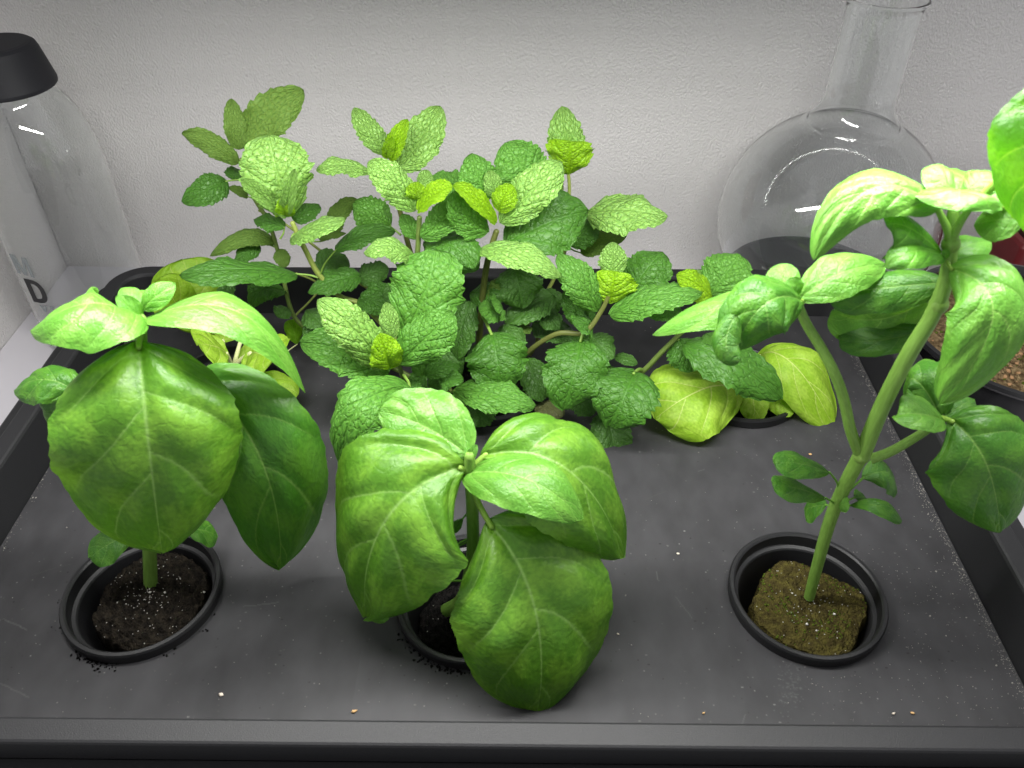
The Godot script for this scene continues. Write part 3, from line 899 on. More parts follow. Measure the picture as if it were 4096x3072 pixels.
	leaf(p, "seed_leaf", "basil_dark", V(101.1, 51.2, -168.0), V(105.8, 50.2, -170.0), V(107.6, 45.8, -172.0), Vector3(0.63, 0.77, -0.02), 7.0, 58, {"cup": 0.5, "stalk": V(97.2, 49.2, -167.0)})
	leaf(p, "seed_leaf", "basil_young", V(95.9, 50.4, -165.0), V(95.5, 52.8, -163.9), V(97.3, 54.5, -163.0), Vector3(-0.95, 0.30, 0.09), 5.1, 59, {"cup": 0.4})

	p = thing("lettuce_plant", "pale lettuce with white stalks half hidden behind the left basil", "lettuce", Vector3.ZERO, "pale lettuces in the back row of the tray")
	leaf(p, "lettuce", "lettuce_olive", V(-133.7, 22.5, -284.0), V(-134.5, 40.8, -284.3), V(-139.9, 55.4, -294.0), Vector3(0.42, 0.33, 0.85), 34.1, 60, {"cup": 0.45, "wave": 1.3, "stalk": V(-127.6, 8.0, -279.0)})
	leaf(p, "lettuce", "lettuce_olive", V(-135.7, 30.4, -276.0), V(-136.3, 45.4, -271.6), V(-140.7, 60.5, -272.0), Vector3(0.62, -0.00, 0.79), 18.5, 61, {"cup": 0.4, "stalk": V(-127.5, 9.7, -277.0)})
	leaf(p, "lettuce", "lettuce_yellow", V(-122.4, 22.6, -272.0), V(-122.5, 31.1, -267.9), V(-128.3, 35.8, -262.0), Vector3(0.79, 0.55, -0.26), 25.6, 62, {"cup": 0.4, "stalk": V(-126.5, 8.4, -277.0)})
	leaf(p, "lettuce", "lettuce_yellow", V(-113.8, 21.1, -274.0), V(-109.3, 29.3, -267.9), V(-100.1, 27.0, -262.0), Vector3(-0.40, 0.92, 0.01), 28.8, 63, {"cup": 0.5, "thick": 1.3, "stalk": V(-126.1, 8.4, -277.0)})
	leaf(p, "lettuce", "lettuce_yellow", V(-120.5, 10.5, -276.0), V(-117.5, 15.9, -279.0), V(-115.2, 18.4, -285.0), Vector3(0.17, 0.69, 0.70), 8.3, 64, {"cup": 0.3, "stalk": V(-125.7, 6.5, -277.0)})
	leaf(p, "lettuce", "lettuce_yellow", V(-113.5, 12.9, -270.0), V(-103.3, 18.4, -262.2), V(-93.1, 10.0, -258.0), Vector3(-0.01, 0.97, 0.25), 15.5, 65, {"cup": 0.5, "stalk": V(-125.9, 5.7, -277.0)})
	leaf(p, "lettuce", "lettuce_lime", V(-101.7, 6.2, -300.0), V(-101.9, 12.9, -299.8), V(-102.9, 19.1, -302.0), Vector3(0.35, 0.17, 0.92), 8.3, 66, {"cup": 0.5, "stalk": V(-126.4, 7.2, -280.0)})
	leaf(p, "lettuce", "lettuce_yellow", V(-127.9, 21.1, -282.0), V(-126.9, 24.3, -288.6), V(-127.2, 23.3, -296.0), Vector3(0.26, 0.95, 0.16), 16.7, 67, {"cup": 0.4, "thick": 1.2, "stalk": V(-127.2, 8.0, -279.0)})
	stem(p, "stalk_lettuce", [V(-125.7, 8.4, -277.0), V(-128.4, 17.2, -278.0), V(-132.3, 23.5, -282.0)], 1.10, 0.80)
	stem(p, "stalk_lettuce", [V(-124.9, 9.2, -276.0), V(-121.3, 17.4, -277.0), V(-119.2, 23.1, -281.0)], 1.10, 0.80)
	stem(p, "stalk_lettuce", [V(-125.5, 8.9, -276.0), V(-126.7, 17.2, -277.0), V(-126.9, 26.9, -276.0)], 1.10, 0.80)

	p = thing("lettuce_plant", "yellow lettuce with broad drooping leaves beside the mint", "lettuce", Vector3.ZERO, "pale lettuces in the back row of the tray")
	leaf(p, "lettuce", "lettuce_yellow", V(95.7, 6.4, -270.0), V(75.4, 29.6, -253.0), V(55.9, 9.2, -248.0), Vector3(0.22, 0.93, 0.28), 39.5, 68, {"cup": 0.6, "wave": 0.8, "pa": 0.6, "pb": 0.32, "stalk": V(109.9, -7.7, -277.0)})
	leaf(p, "lettuce", "lettuce_yellow", V(105.3, 13.7, -284.0), V(108.4, 39.2, -266.0), V(133.3, -1.4, -256.0), Vector3(-0.06, 0.85, 0.52), 26.6, 69, {"cup": 0.6, "pa": 0.6, "pb": 0.4, "stalk": V(112.3, -8.0, -278.0)})
	leaf(p, "lettuce", "lettuce_yellow", V(99.7, 8.2, -270.0), V(99.1, 8.5, -260.7), V(100.2, 0.4, -256.0), Vector3(-0.18, 0.86, 0.48), 12.8, 70, {"cup": 0.4, "pa": 0.5, "pb": 0.45, "stalk": V(109.7, -5.7, -276.0)})
	leaf(p, "lettuce", "lettuce_yellow", V(109.5, 4.9, -270.0), V(109.9, 8.2, -262.0), V(114.2, 3.7, -256.0), Vector3(-0.44, 0.87, 0.22), 11.6, 71, {"cup": 0.7, "pa": 0.5, "pb": 0.55, "stalk": V(111.0, -5.7, -276.0)})
	leaf(p, "lettuce", "lettuce_yellow", V(107.6, -0.5, -282.0), V(99.6, 4.7, -286.3), V(92.7, 3.0, -294.0), Vector3(-0.13, 0.89, 0.43), 19.0, 72, {"cup": 0.4, "stalk": V(110.8, -7.8, -279.0)})

	p = thing("mint_plant", "bushy mint with wrinkled toothed leaves and bright lime shoot tips behind the basils", "mint plant")
	stem(p, "stem_mint", [V(-32.7, -2.0, -276.0), V(-53.6, 4.5, -284.0), V(-82.6, 13.8, -292.0), V(-98.4, 23.5, -296.0), V(-101.6, 42.6, -300.0), V(-101.8, 52.7, -301.0), V(-103.5, 68.4, -302.0), V(-107.7, 81.0, -302.0), V(-109.5, 95.4, -303.0)], 1.00, 0.75, 0.10)
	stem(p, "stem_pale", [V(-31.8, -2.9, -277.0), V(-48.6, 15.0, -284.0), V(-64.8, 37.1, -286.0), V(-74.6, 42.7, -286.0), V(-81.5, 54.9, -284.0), V(-84.4, 67.3, -282.0), V(-86.3, 76.2, -281.0), V(-87.1, 79.8, -281.0)], 1.20, 0.85, 0.10)
	stem(p, "stem_pale", [V(-30.0, -4.1, -280.0), V(-45.8, 18.4, -300.0), V(-74.8, 35.1, -312.0), V(-88.9, 45.7, -318.0), V(-104.3, 57.3, -322.0), V(-113.4, 62.9, -322.0)], 0.80, 0.50)
	stem(p, "stem_pale", [V(-99.3, 23.1, -300.0), V(-87.8, 35.3, -304.0), V(-96.2, 43.7, -302.0)], 0.50, 0.40)
	stem(p, "stem_brown", [V(-24.9, -4.9, -281.0), V(-36.5, 24.3, -292.0), V(-43.4, 48.9, -298.0), V(-45.7, 57.3, -299.0), V(-47.7, 69.8, -300.0), V(-49.1, 81.3, -300.0), V(-49.7, 97.1, -300.0)], 1.20, 0.80, 0.10)
	stem(p, "stem_mint", [V(-23.7, -3.2, -279.0), V(-35.9, 38.9, -272.0), V(-39.6, 62.4, -270.0), V(-38.0, 76.8, -270.0), V(-36.6, 88.5, -270.0)], 1.10, 0.85, 0.10)
	stem(p, "stem_brown", [V(-17.4, -3.6, -278.0), V(-16.9, 17.4, -278.0), V(-15.9, 35.6, -276.0), V(-13.4, 60.0, -274.0), V(-11.2, 71.5, -274.0), V(-8.6, 80.6, -274.0)], 1.40, 1.00, 0.10)
	stem(p, "stem_pale", [V(-15.5, -5.3, -280.0), V(4.1, 18.8, -300.0), V(19.1, 45.3, -312.0), V(20.9, 72.3, -316.0), V(20.2, 83.8, -316.0)], 0.90, 0.70)
	stem(p, "stem_brown", [V(-12.2, -1.8, -276.0), V(2.0, 25.5, -268.0), V(14.6, 41.5, -262.0), V(25.7, 44.0, -260.0), V(32.1, 53.2, -262.0), V(34.8, 61.1, -263.0)], 1.20, 0.90, 0.10)
	stem(p, "stem_mint", [V(-8.1, -4.5, -276.0), V(24.2, 3.7, -270.0), V(41.2, 11.2, -266.0), V(50.8, 20.5, -264.0), V(57.9, 32.2, -263.0), V(63.9, 41.1, -263.0), V(69.0, 47.7, -264.0)], 1.20, 0.90, 0.10)
	stem(p, "stem_mint", [V(-22.4, -2.9, -274.0), V(-36.0, 15.3, -256.0), V(-43.4, 28.6, -246.0), V(-45.1, 41.2, -242.0), V(-46.0, 48.6, -241.0)], 1.10, 0.80, 0.10)
	stem(p, "stem_brown", [V(-12.4, -7.0, -282.0), V(6.4, 3.0, -300.0), V(8.4, 14.4, -306.0), V(6.1, 27.0, -310.0)], 0.90, 0.60)
	leaf(p, "mint", "mint_under", V(-107.4, 100.0, -303.0), V(-98.0, 112.6, -303.5), V(-81.0, 121.9, -306.0), Vector3(-0.10, 0.25, 0.96), 17.0, 73, {"cup": 0.38, "fold": 0.1, "twist": 0.14, "wave": 1.66})
	leaf(p, "mint", "mint_under", V(-109.3, 99.5, -303.0), V(-108.2, 109.8, -301.3), V(-109.8, 117.8, -308.0), Vector3(0.31, 0.26, 0.92), 8.5, 74, {"cup": 0.24, "fold": 0.2, "twist": 0.49, "wave": 1.66})
	leaf(p, "mint", "mint_under", V(-110.5, 94.3, -302.0), V(-118.6, 107.0, -298.0), V(-127.9, 108.0, -298.0), Vector3(0.38, 0.22, 0.90), 9.2, 75, {"cup": 0.36, "twist": -0.52, "wave": 1.31})
	leaf(p, "mint", "mint_dark", V(-116.1, 87.8, -300.0), V(-118.5, 89.5, -292.0), V(-132.5, 82.7, -292.0), Vector3(0.18, 0.62, 0.77), 12.5, 76, {"cup": 0.43, "twist": 0.44, "wave": 0.85, "fold": 0.21, "stalk": V(-109.7, 87.2, -302.0)})
	leaf(p, "mint", "mint_under", V(-109.6, 79.9, -302.0), V(-110.8, 84.1, -299.4), V(-115.3, 85.8, -298.0), Vector3(0.78, 0.56, 0.28), 4.6, 77, {"twist": 0.08, "wave": 0.72, "cup": 0.33, "fold": 0.28, "stalk": V(-108.1, 79.5, -302.0)})
	leaf(p, "mint", "mint_dark", V(-114.0, 86.7, -303.0), V(-112.6, 88.3, -307.6), V(-112.6, 85.7, -312.0), Vector3(0.33, 0.94, -0.05), 12.4, 78, {"twist": 0.29, "wave": 0.91, "cup": 0.55, "fold": 0.22})
	leaf(p, "mint", "mint_under", V(-102.5, 58.7, -302.0), V(-106.8, 73.0, -294.0), V(-128.3, 57.0, -294.0), Vector3(0.08, 0.89, 0.45), 9.8, 79, {"cup": 0.81, "twist": -0.41, "wave": 0.7, "fold": 0.14, "stalk": V(-101.8, 57.0, -301.0)})
	leaf(p, "mint", "mint_dark", V(-108.5, 59.4, -300.0), V(-112.6, 59.4, -293.9), V(-118.0, 54.8, -292.0), Vector3(0.21, 0.71, 0.67), 8.3, 80, {"cup": 0.36, "twist": 0.53, "wave": 1.83, "stalk": V(-102.2, 57.0, -301.0)})
	leaf(p, "mint", "mint_under", V(-101.2, 56.6, -300.0), V(-99.1, 54.7, -296.6), V(-98.1, 50.5, -296.0), Vector3(0.26, 0.62, 0.74), 6.9, 81, {"cup": 0.2, "twist": 0.04, "wave": 1.58})
	leaf(p, "mint", "mint_dark", V(-100.6, 38.6, -296.0), V(-109.4, 51.4, -285.0), V(-113.0, 36.3, -286.0), Vector3(0.22, 0.86, 0.47), 11.3, 82, {"cup": 0.7, "twist": 0.21, "wave": 1.96, "fold": 0.17, "stalk": V(-100.3, 36.9, -297.0)})
	leaf(p, "mint", "mint_deep", V(-120.8, 48.8, -290.0), V(-121.7, 46.1, -284.9), V(-123.5, 40.6, -284.0), Vector3(0.19, 0.54, 0.82), 7.1, 83, {"twist": -0.37, "wave": 0.89, "cup": 0.27, "fold": 0.22})
	leaf(p, "mint", "mint_deep", V(-101.3, 29.9, -296.0), V(-102.5, 30.9, -292.5), V(-104.4, 28.9, -290.0), Vector3(0.25, 0.93, 0.28), 8.6, 84, {"twist": -0.55, "wave": 1.58, "cup": 0.38, "fold": 0.26})
	leaf(p, "mint", "mint_light", V(-87.7, 83.1, -281.0), V(-87.8, 104.1, -274.5), V(-91.3, 112.8, -286.0), Vector3(0.32, 0.19, 0.93), 26.0, 85, {"cup": 0.34, "puff": 1.5, "pa": 0.5, "pb": 0.42, "twist": -0.02, "wave": 1.11})
	leaf(p, "mint", "mint_light", V(-88.8, 82.8, -280.0), V(-95.5, 98.9, -272.0), V(-99.9, 102.1, -272.0), Vector3(0.79, 0.22, 0.57), 6.5, 86, {"cup": -0.26, "fold": 0.4, "twist": -0.49, "wave": 1.97})
	leaf(p, "mint", "mint_lime", V(-89.1, 83.7, -280.0), V(-87.7, 87.4, -275.8), V(-87.8, 93.1, -276.0), Vector3(0.28, -0.41, 0.87), 7.7, 87, {"cup": -0.15, "fold": 0.4, "twist": 0.27, "wave": 1.8})
	leaf(p, "mint", "mint_light", V(-87.9, 85.1, -279.0), V(-84.9, 94.4, -272.5), V(-80.9, 104.8, -276.0), Vector3(-0.10, -0.11, 0.99), 5.7, 88, {"cup": -0.37, "fold": 0.6, "twist": 0.32, "wave": 1.18})
	leaf(p, "mint", "mint_dark", V(-87.1, 79.5, -283.0), V(-82.2, 83.2, -286.2), V(-78.6, 81.7, -292.0), Vector3(0.22, 0.88, 0.42), 9.1, 89, {"twist": -0.54, "wave": 0.76, "cup": 0.32})
	leaf(p, "mint", "mint_dark", V(-90.7, 77.1, -282.0), V(-97.8, 80.7, -283.9), V(-104.3, 77.5, -288.0), Vector3(-0.10, 0.95, 0.30), 8.5, 90, {"twist": -0.33, "wave": 1.68, "cup": 0.6, "stalk": V(-93.5, 72.3, -282.0)})
	leaf(p, "mint", "mint_light", V(-88.5, 73.9, -280.0), V(-77.3, 84.8, -272.0), V(-64.5, 86.6, -272.0), Vector3(-0.49, 0.87, 0.09), 14.1, 91, {"cup": 0.45, "twist": -0.17, "wave": 1.16, "stalk": V(-86.9, 75.5, -281.0)})
	leaf(p, "mint", "mint_dark", V(-90.3, 54.8, -284.0), V(-105.7, 73.4, -263.0), V(-127.7, 67.9, -262.0), Vector3(0.38, 0.92, 0.10), 15.3, 92, {"cup": 0.42, "wave": 1.5, "twist": -0.43, "stalk": V(-81.8, 53.2, -284.0)})
	leaf(p, "mint", "mint_dark", V(-73.2, 65.9, -284.0), V(-64.0, 72.9, -289.0), V(-49.4, 71.3, -290.0), Vector3(-0.12, 0.93, 0.34), 10.7, 93, {"cup": 0.48, "twist": 0.4, "wave": 0.75, "fold": 0.17, "stalk": V(-80.7, 54.9, -284.0)})
	leaf(p, "mint", "mint_deep", V(-82.8, 50.7, -292.0), V(-79.9, 56.7, -300.0), V(-71.9, 48.6, -300.0), Vector3(0.44, 0.81, 0.39), 11.4, 94, {"twist": 0.12, "wave": 1.89, "cup": 0.38})
	leaf(p, "mint", "mint_under", V(-79.9, 55.9, -312.0), V(-79.7, 69.6, -312.0), V(-68.3, 71.5, -316.0), Vector3(-0.25, 0.41, 0.88), 8.7, 95, {"twist": 0.05, "wave": 1.11, "cup": 0.37, "fold": 0.12, "stalk": V(-88.4, 55.8, -308.0)})
	leaf(p, "mint", "mint_under", V(-85.7, 57.2, -308.0), V(-79.8, 60.0, -308.6), V(-74.5, 57.8, -312.0), Vector3(0.13, 0.86, 0.49), 4.6, 96, {"twist": -0.39, "wave": 1.6, "cup": 0.62, "fold": 0.11})
	leaf(p, "mint", "mint_dark", V(-65.8, 50.2, -290.0), V(-75.3, 54.2, -282.8), V(-86.1, 48.5, -280.0), Vector3(0.13, 0.90, 0.41), 12.8, 97, {"cup": 0.32, "twist": 0.54, "wave": 1.39, "fold": 0.22})
	leaf(p, "mint", "mint_dark", V(-67.0, 41.2, -288.0), V(-60.8, 43.5, -282.7), V(-54.2, 38.9, -280.0), Vector3(-0.06, 0.93, 0.37), 11.3, 98, {"twist": 0.36, "wave": 1.29, "cup": 0.41, "fold": 0.28})
	leaf(p, "mint", "mint_deep", V(-92.1, 31.2, -292.0), V(-87.4, 33.2, -285.9), V(-82.2, 28.7, -282.0), Vector3(-0.08, 0.95, 0.32), 12.3, 99, {"twist": -0.51, "wave": 1.34, "cup": 0.56, "fold": 0.25})
	leaf(p, "mint", "mint_deep", V(-68.7, 44.3, -296.0), V(-62.0, 48.4, -297.3), V(-55.8, 46.5, -302.0), Vector3(0.08, 0.87, 0.48), 11.9, 100, {"twist": 0.49, "wave": 1.52, "cup": 0.55, "fold": 0.19})
	leaf(p, "mint", "mint_mid", V(-53.4, 65.3, -304.0), V(-59.9, 72.5, -301.5), V(-68.5, 75.0, -306.0), Vector3(0.24, 0.54, 0.80), 15.3, 101, {"cup": 0.29, "twist": -0.39, "wave": 1.8, "stalk": V(-49.2, 63.3, -301.0)})
	leaf(p, "mint", "mint_light", V(-52.0, 99.3, -300.0), V(-56.2, 109.5, -297.7), V(-62.8, 115.9, -304.0), Vector3(0.26, 0.38, 0.89), 9.9, 102, {"cup": 0.37, "puff": 1.5, "twist": 0.55, "wave": 1.81})
	leaf(p, "mint", "mint_light", V(-47.6, 93.5, -300.0), V(-37.8, 102.5, -302.0), V(-30.3, 115.2, -308.0), Vector3(-0.06, 0.39, 0.92), 15.9, 103, {"cup": 0.26, "twist": -0.01, "wave": 1.65, "fold": 0.18})
	leaf(p, "mint", "mint_lime", V(-50.9, 98.0, -299.0), V(-47.1, 106.2, -292.9), V(-41.5, 115.0, -296.0), Vector3(-0.20, -0.06, 0.98), 7.9, 104, {"cup": -0.62, "fold": 0.3, "twist": -0.39, "wave": 1.19})
	leaf(p, "mint", "mint_lime", V(-51.5, 98.8, -299.0), V(-50.2, 102.9, -293.9), V(-47.4, 108.9, -294.0), Vector3(-0.25, -0.34, 0.90), 4.7, 105, {"cup": -0.35, "twist": 0.51, "wave": 1.52, "fold": 0.12})
	leaf(p, "mint", "mint_light", V(-56.9, 96.1, -292.0), V(-66.5, 103.8, -287.0), V(-76.0, 99.1, -286.0), Vector3(0.22, 0.96, 0.20), 10.9, 106, {"cup": 0.58, "twist": -0.25, "wave": 1.72, "fold": 0.26, "stalk": V(-48.4, 88.5, -300.0)})
	leaf(p, "mint", "mint_light", V(-37.6, 92.1, -268.0), V(-43.3, 108.7, -262.0), V(-52.0, 113.0, -264.0), Vector3(0.52, 0.20, 0.83), 12.5, 107, {"cup": 0.4, "puff": 1.5, "twist": 0.3, "wave": 1.6})
	leaf(p, "mint", "mint_lime", V(-36.6, 97.3, -267.0), V(-36.2, 100.8, -263.5), V(-36.4, 105.8, -264.0), Vector3(0.15, -0.33, 0.93), 7.6, 108, {"cup": 0.14, "puff": 1.6, "twist": -0.15, "wave": 1.62})
	leaf(p, "mint", "mint_light", V(-34.9, 99.4, -272.0), V(-33.7, 102.9, -272.7), V(-32.8, 104.4, -276.0), Vector3(0.09, 0.59, 0.80), 5.9, 109, {"cup": 0.14, "puff": 1.5, "twist": 0.3, "wave": 1.6})
	leaf(p, "mint", "mint_lime", V(-36.6, 93.6, -266.0), V(-28.0, 106.0, -258.0), V(-22.8, 106.8, -258.0), Vector3(-0.74, 0.52, 0.43), 8.9, 110, {"cup": -0.2, "fold": 0.3, "twist": 0.16, "wave": 1.45})
	leaf(p, "mint", "mint_mid", V(-36.6, 81.2, -268.0), V(-25.1, 89.2, -266.0), V(-23.0, 99.4, -272.0), Vector3(-0.18, 0.34, 0.92), 10.9, 111, {"cup": 0.4, "twist": 0.05, "wave": 1.03})
	leaf(p, "mint", "mint_mid", V(-38.3, 78.4, -272.0), V(-41.0, 83.8, -273.2), V(-44.3, 85.4, -278.0), Vector3(0.12, 0.70, 0.70), 7.7, 112, {"twist": 0.35, "wave": 1.54, "cup": 0.55, "fold": 0.23})
	leaf(p, "mint", "mint_mid", V(-21.6, 89.3, -292.0), V(-28.3, 93.2, -292.3), V(-34.9, 91.4, -296.0), Vector3(-0.02, 0.86, 0.51), 12.1, 113, {"twist": 0.26, "wave": 1.78, "cup": 0.38})
	leaf(p, "mint", "mint_light", V(-39.2, 76.0, -264.0), V(-46.7, 89.4, -256.0), V(-55.8, 81.6, -256.0), Vector3(0.40, 0.90, 0.20), 12.9, 114, {"cup": 0.62, "twist": 0.41, "wave": 1.59})
	leaf(p, "mint", "mint_mid", V(-43.1, 50.2, -250.0), V(-31.6, 71.0, -248.0), V(-30.8, 79.8, -262.0), Vector3(-0.04, 0.39, 0.92), 27.5, 115, {"cup": 0.28, "pa": 0.5, "pb": 0.42, "twist": 0.02, "wave": 1.39})
	leaf(p, "mint", "mint_dark", V(-36.3, 74.8, -276.0), V(-23.1, 82.7, -267.0), V(-16.7, 71.5, -262.0), Vector3(-0.12, 0.92, 0.38), 18.0, 116, {"cup": 0.51, "twist": 0.48, "wave": 1.32})
	leaf(p, "mint", "mint_light", V(-50.5, 41.6, -240.0), V(-55.1, 68.2, -230.0), V(-69.6, 75.4, -236.0), Vector3(0.59, 0.24, 0.77), 15.9, 117, {"cup": 0.49, "puff": 1.5, "twist": 0.25, "wave": 0.92})
	leaf(p, "mint", "mint_light", V(-46.8, 53.2, -243.0), V(-46.8, 60.9, -242.4), V(-48.1, 66.2, -248.0), Vector3(0.19, 0.37, 0.91), 7.3, 118, {"cup": 0.29, "puff": 1.6, "twist": 0.18, "wave": 1.25})
	leaf(p, "mint", "mint_lime", V(-47.8, 43.2, -238.0), V(-47.0, 51.9, -231.7), V(-49.2, 62.1, -234.0), Vector3(0.34, -0.17, 0.93), 12.2, 119, {"cup": 0.16, "puff": 1.5, "twist": 0.15, "wave": 1.64, "fold": 0.19})
	leaf(p, "mint", "mint_lime", V(-46.8, 44.3, -239.0), V(-45.7, 49.9, -235.6), V(-44.8, 56.1, -238.0), Vector3(0.03, -0.09, 1.00), 6.0, 120, {"cup": -0.3, "twist": 0.17, "wave": 0.98})
	leaf(p, "mint", "mint_mid", V(-44.6, 44.3, -239.0), V(-31.0, 62.0, -235.0), V(-23.8, 65.3, -243.0), Vector3(-0.25, 0.41, 0.88), 18.6, 121, {"cup": 0.6, "puff": 1.3, "twist": -0.5, "wave": 1.31, "fold": 0.13})
	leaf(p, "mint", "mint_mid", V(-49.9, 33.5, -244.0), V(-61.4, 53.7, -239.0), V(-82.0, 48.8, -246.0), Vector3(0.34, 0.78, 0.53), 18.5, 122, {"cup": 0.26, "twist": -0.2, "wave": 0.94, "fold": 0.19})
	leaf(p, "mint", "mint_mid", V(-37.3, 32.9, -246.0), V(-38.2, 36.8, -245.6), V(-40.4, 39.1, -248.0), Vector3(0.35, 0.45, 0.82), 5.6, 123, {"puff": 1.5, "twist": -0.13, "wave": 1.5, "cup": 0.47, "fold": 0.28})
	leaf(p, "mint", "mint_dark", V(-36.4, 33.9, -246.0), V(-29.3, 37.7, -246.5), V(-22.6, 35.2, -250.0), Vector3(0.04, 0.90, 0.43), 8.2, 124, {"cup": 0.28, "twist": -0.55, "wave": 1.23})
	leaf(p, "mint", "mint_dark", V(-30.4, 30.7, -244.0), V(-27.2, 35.6, -241.2), V(-20.8, 36.1, -240.0), Vector3(-0.56, 0.79, 0.27), 9.1, 125, {"cup": 0.31, "twist": -0.42, "wave": 1.78, "fold": 0.22})
	leaf(p, "mint", "mint_dark", V(-44.1, 30.6, -244.0), V(-41.4, 32.1, -240.5), V(-38.2, 29.8, -238.0), Vector3(-0.11, 0.96, 0.24), 8.8, 126, {"cup": 0.3, "twist": -0.45, "wave": 1.41})
	leaf(p, "mint", "mint_mid", V(-12.5, 92.4, -276.0), V(-14.3, 101.8, -274.0), V(-17.4, 108.9, -280.0), Vector3(0.14, 0.27, 0.95), 14.9, 127, {"cup": 0.33, "puff": 1.6, "twist": 0.5, "wave": 1.76})
	leaf(p, "mint", "mint_mid", V(5.2, 93.9, -284.0), V(0.6, 103.4, -283.0), V(-5.6, 108.5, -290.0), Vector3(0.18, 0.48, 0.86), 20.9, 128, {"cup": 0.24, "puff": 1.3, "twist": 0.16, "wave": 1.18})
	leaf(p, "mint", "mint_light", V(-7.3, 84.7, -273.0), V(6.1, 102.9, -267.5), V(15.2, 107.6, -276.0), Vector3(-0.28, 0.39, 0.88), 16.2, 129, {"cup": 0.49, "puff": 1.6, "twist": 0.07, "wave": 1.94})
	leaf(p, "mint", "mint_light", V(-8.8, 94.7, -275.0), V(-9.6, 99.9, -273.8), V(-11.1, 103.9, -277.0), Vector3(0.14, 0.25, 0.96), 6.8, 130, {"cup": 0.15, "puff": 1.5, "twist": -0.16, "wave": 1.86, "fold": 0.21})
	leaf(p, "mint", "mint_lime", V(-7.7, 90.4, -272.0), V(-6.1, 96.2, -268.0), V(-2.8, 102.2, -270.0), Vector3(-0.29, -0.04, 0.96), 9.4, 131, {"cup": 0.19, "twist": 0.13, "wave": 0.88})
	leaf(p, "mint", "mint_lime", V(-8.6, 85.3, -272.0), V(-15.1, 100.3, -264.0), V(-23.3, 104.5, -264.0), Vector3(0.77, 0.38, 0.51), 8.0, 132, {"cup": -0.27, "fold": 0.3, "twist": -0.14, "wave": 1.26})
	leaf(p, "mint", "mint_mid", V(-11.4, 80.9, -273.0), V(-20.4, 89.6, -265.5), V(-22.5, 100.8, -268.0), Vector3(0.51, 0.07, 0.86), 14.9, 133, {"cup": 0.31, "twist": -0.23, "wave": 1.96})
	leaf(p, "mint", "mint_dark", V(-5.8, 73.4, -275.0), V(10.5, 87.7, -272.5), V(26.6, 83.8, -284.0), Vector3(-0.04, 0.72, 0.69), 25.4, 134, {"cup": 0.28, "twist": 0.46, "wave": 1.47})
	leaf(p, "mint", "mint_under", V(12.4, 86.1, -290.0), V(13.6, 90.9, -290.1), V(15.1, 93.6, -294.0), Vector3(-0.08, 0.49, 0.87), 6.9, 135, {"twist": -0.0, "wave": 1.24, "cup": 0.37})
	leaf(p, "mint", "mint_light", V(-15.5, 75.3, -270.0), V(0.6, 85.9, -256.0), V(15.6, 70.9, -258.0), Vector3(-0.02, 0.92, 0.38), 11.9, 136, {"cup": 0.36, "wave": 1.4, "twist": -0.01})
	leaf(p, "mint", "mint_deep", V(-1.4, 60.4, -282.0), V(0.2, 55.1, -274.5), V(1.4, 45.7, -274.0), Vector3(0.06, 0.49, 0.87), 19.3, 137, {"cup": 0.33, "twist": -0.42, "wave": 1.51, "fold": 0.26})
	leaf(p, "mint", "mint_deep", V(14.5, 45.1, -284.0), V(4.3, 46.5, -275.9), V(-5.8, 38.4, -274.0), Vector3(-0.01, 0.84, 0.55), 14.9, 138, {"cup": 0.36, "twist": 0.36, "wave": 0.72, "fold": 0.29})
	leaf(p, "mint", "mint_deep", V(9.9, 44.6, -288.0), V(12.2, 41.4, -282.7), V(13.8, 35.1, -282.0), Vector3(0.12, 0.56, 0.82), 12.1, 139, {"twist": 0.31, "wave": 1.02, "cup": 0.35, "fold": 0.3})
	leaf(p, "mint", "mint_mid", V(-7.7, 45.2, -270.0), V(-9.7, 50.4, -266.6), V(-15.6, 51.5, -264.0), Vector3(0.68, 0.71, 0.15), 10.6, 140, {"wave": 2.0, "twist": -0.23, "cup": 0.48})
	leaf(p, "mint", "mint_mid", V(-5.8, 47.4, -270.0), V(-6.2, 51.7, -267.6), V(-10.1, 53.5, -265.0), Vector3(0.81, 0.58, -0.02), 12.4, 141, {"wave": 2.0, "twist": 0.16, "cup": 0.48})
	leaf(p, "mint", "mint_under", V(-5.9, 56.4, -280.0), V(-8.7, 54.4, -275.0), V(-11.1, 49.0, -274.0), Vector3(-0.06, 0.66, 0.75), 7.5, 142, {"twist": -0.42, "wave": 1.69, "cup": 0.36})
	leaf(p, "mint", "mint_dark", V(-35.0, 70.7, -280.0), V(-25.7, 74.5, -271.8), V(-15.1, 68.1, -268.0), Vector3(-0.12, 0.91, 0.40), 17.6, 143, {"twist": -0.18, "wave": 1.09, "cup": 0.45})
	leaf(p, "mint", "mint_light", V(20.7, 82.9, -317.0), V(18.8, 97.6, -313.0), V(16.7, 109.9, -322.0), Vector3(0.01, 0.18, 0.98), 15.2, 144, {"cup": 0.28, "puff": 1.6, "twist": -0.15, "wave": 1.67, "fold": 0.15})
	leaf(p, "mint", "mint_lime", V(20.4, 83.9, -315.0), V(19.8, 94.2, -309.5), V(20.1, 100.4, -310.0), Vector3(-0.06, -0.29, 0.96), 20.3, 145, {"cup": 0.58, "pa": 0.5, "pb": 0.35, "twist": -0.05, "wave": 1.89})
	leaf(p, "mint", "mint_light", V(27.0, 74.7, -300.0), V(43.0, 85.4, -287.0), V(57.3, 80.3, -286.0), Vector3(-0.33, 0.88, 0.36), 20.4, 146, {"cup": 0.41, "twist": -0.53, "wave": 1.71, "stalk": V(21.1, 68.5, -310.0)})
